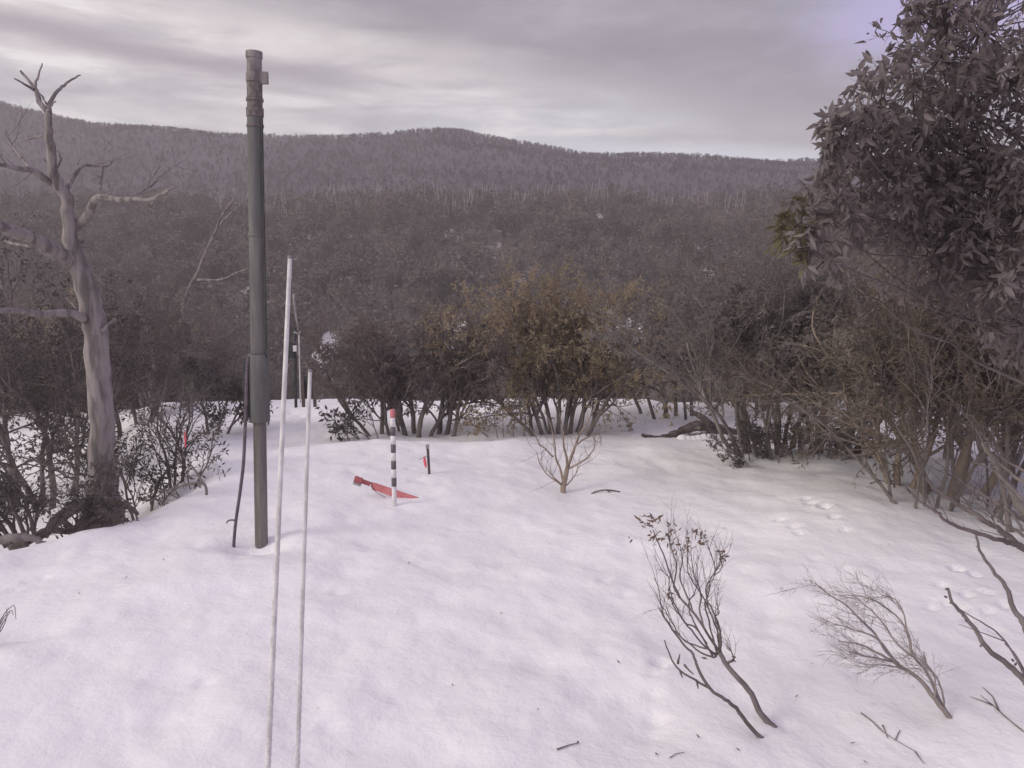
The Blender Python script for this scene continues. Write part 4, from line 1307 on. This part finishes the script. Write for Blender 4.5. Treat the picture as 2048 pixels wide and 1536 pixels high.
lf.build('foliage', M['leaf_right'], big, False)['kind'] = 'stuff'

# twiggy bush under it, with rusty leaves
PW = dict(PS2, ang=(16, 50), wander=[.26, .3, .32, .32], start=[.35, .25, .2])
shrub('twiggy_bush', 'tall brown twiggy bush with rusty leaves under the overhanging gum', 'shrub', lift(Vector((5.2, 9.0, 0))), 61, 13, 4.0, .024, .34, PW, 'bark_dark', 'leaf_rust', 9, .06, .022, base_spread=.8, width=1.0)
shrub('twiggy_bush', 'dark twiggy bush at the right border behind the sweeping branches', 'shrub', lift(Vector((6.2, 8.6, 0))), 62, 14, 4.6, .028, .34, PW, 'bark_dark', 'leaf_right', 9, .07, .025, base_spread=.9)

# sweeping bare branches entering from the right
Z4 = lambda p: zx(1480, 500, 2.56, p)
q = at(2200, 1130, 4.4)
sb = thing('sweeping_shrub', 'bare sweeping branches reaching in from the right over the snow', 'shrub', (q.x, q.y, gz(q.x, q.y)))
mb, tw_, tips = MB(), MB(), []
SBP = [([(1700, 1640), (1560, 1560), (1454, 1520), (1390, 1500), (1300, 1480), (1180, 1440), (1070, 1400), (1020, 1350), (950, 1310), (880, 1250), (850, 1210)], 13, 3, 0), ([(1700, 1660), (1540, 1580), (1454, 1530), (1380, 1470), (1250, 1380), (1130, 1310), (1050, 1260), (950, 1170), (890, 1040), (850, 970), (800, 900)], 15, 3, .6),
       ([(1640, 1480), (1454, 1385), (1340, 1310), (1220, 1240), (1130, 1180), (1060, 1140)], 11, 3, .3), ([(1640, 1560), (1454, 1460), (1350, 1400), (1285, 1340), (1260, 1320)], 9, 2.5, .2), ([(1640, 1500), (1454, 1340), (1390, 1225), (1340, 1160), (1300, 1080), (1240, 990)], 22, 7, .8),
       ([(1340, 1310), (1250, 1290), (1180, 1230), (1120, 1170)], 6, 2, -.2), ([(1250, 1380), (1190, 1340), (1180, 1290), (1185, 1240)], 5, 1.6, .2), ([(1640, 1420), (1454, 1290), (1350, 1180), (1260, 1110), (1180, 1090)], 9, 2, .4), ([(1640, 1300), (1454, 1190), (1360, 1120), (1260, 1010), (1200, 900)], 10, 2, .6),
       ([(1390, 1500), (1310, 1420), (1280, 1330)], 5, 1.6, -.2), ([(1454, 1440), (1370, 1330), (1330, 1310), (1290, 1290)], 6, 2, .2), ([(1020, 1350), (960, 1290), (945, 1260)], 3.5, 1.4, 0), ([(1640, 1200), (1454, 1130), (1330, 1060), (1230, 930)], 9, 2, .5)]
for l, w0, w1, dY in SBP:
    bm_ = MB(); res, _ = poly(bm_, Z4(l), w0, w1, 4.5, dY, 7, 4, .006, rng); bm_.build('branch', M['bark_dark'], sb)
    if w1 <= 3:
        sprout(tw_, rng, res, 5, .22, .0028, dict(PT, levels=2), tips, .35, Vector((-.2, 0, .35)), (15, 45))
tw_.build('twigs', M['twig_dark'], sb)['kind'] = 'stuff'

# ------------------------------------------------------------------ haze
mz = bpy.data.materials.new('haze'); mz.use_nodes = True
mz.node_tree.nodes.clear()
pv = mz.node_tree.nodes.new('ShaderNodeVolumePrincipled'); om = mz.node_tree.nodes.new('ShaderNodeOutputMaterial')
pv.inputs['Color'].default_value = (0.82, 0.755, 0.735, 1)
pv.inputs['Density'].default_value = 0.0017
pv.inputs['Anisotropy'].default_value = 0.2
mz.node_tree.links.new(pv.outputs[0], om.inputs['Volume'])
mb = MB(); mb.box((0, 215, 29), (900, 560, 98))
hz = mb.build('haze', mz, None, False)
hz['kind'] = 'stuff'
tag(hz, 'thin mauve haze filling the valley and fading the hills', 'haze', kind='stuff')
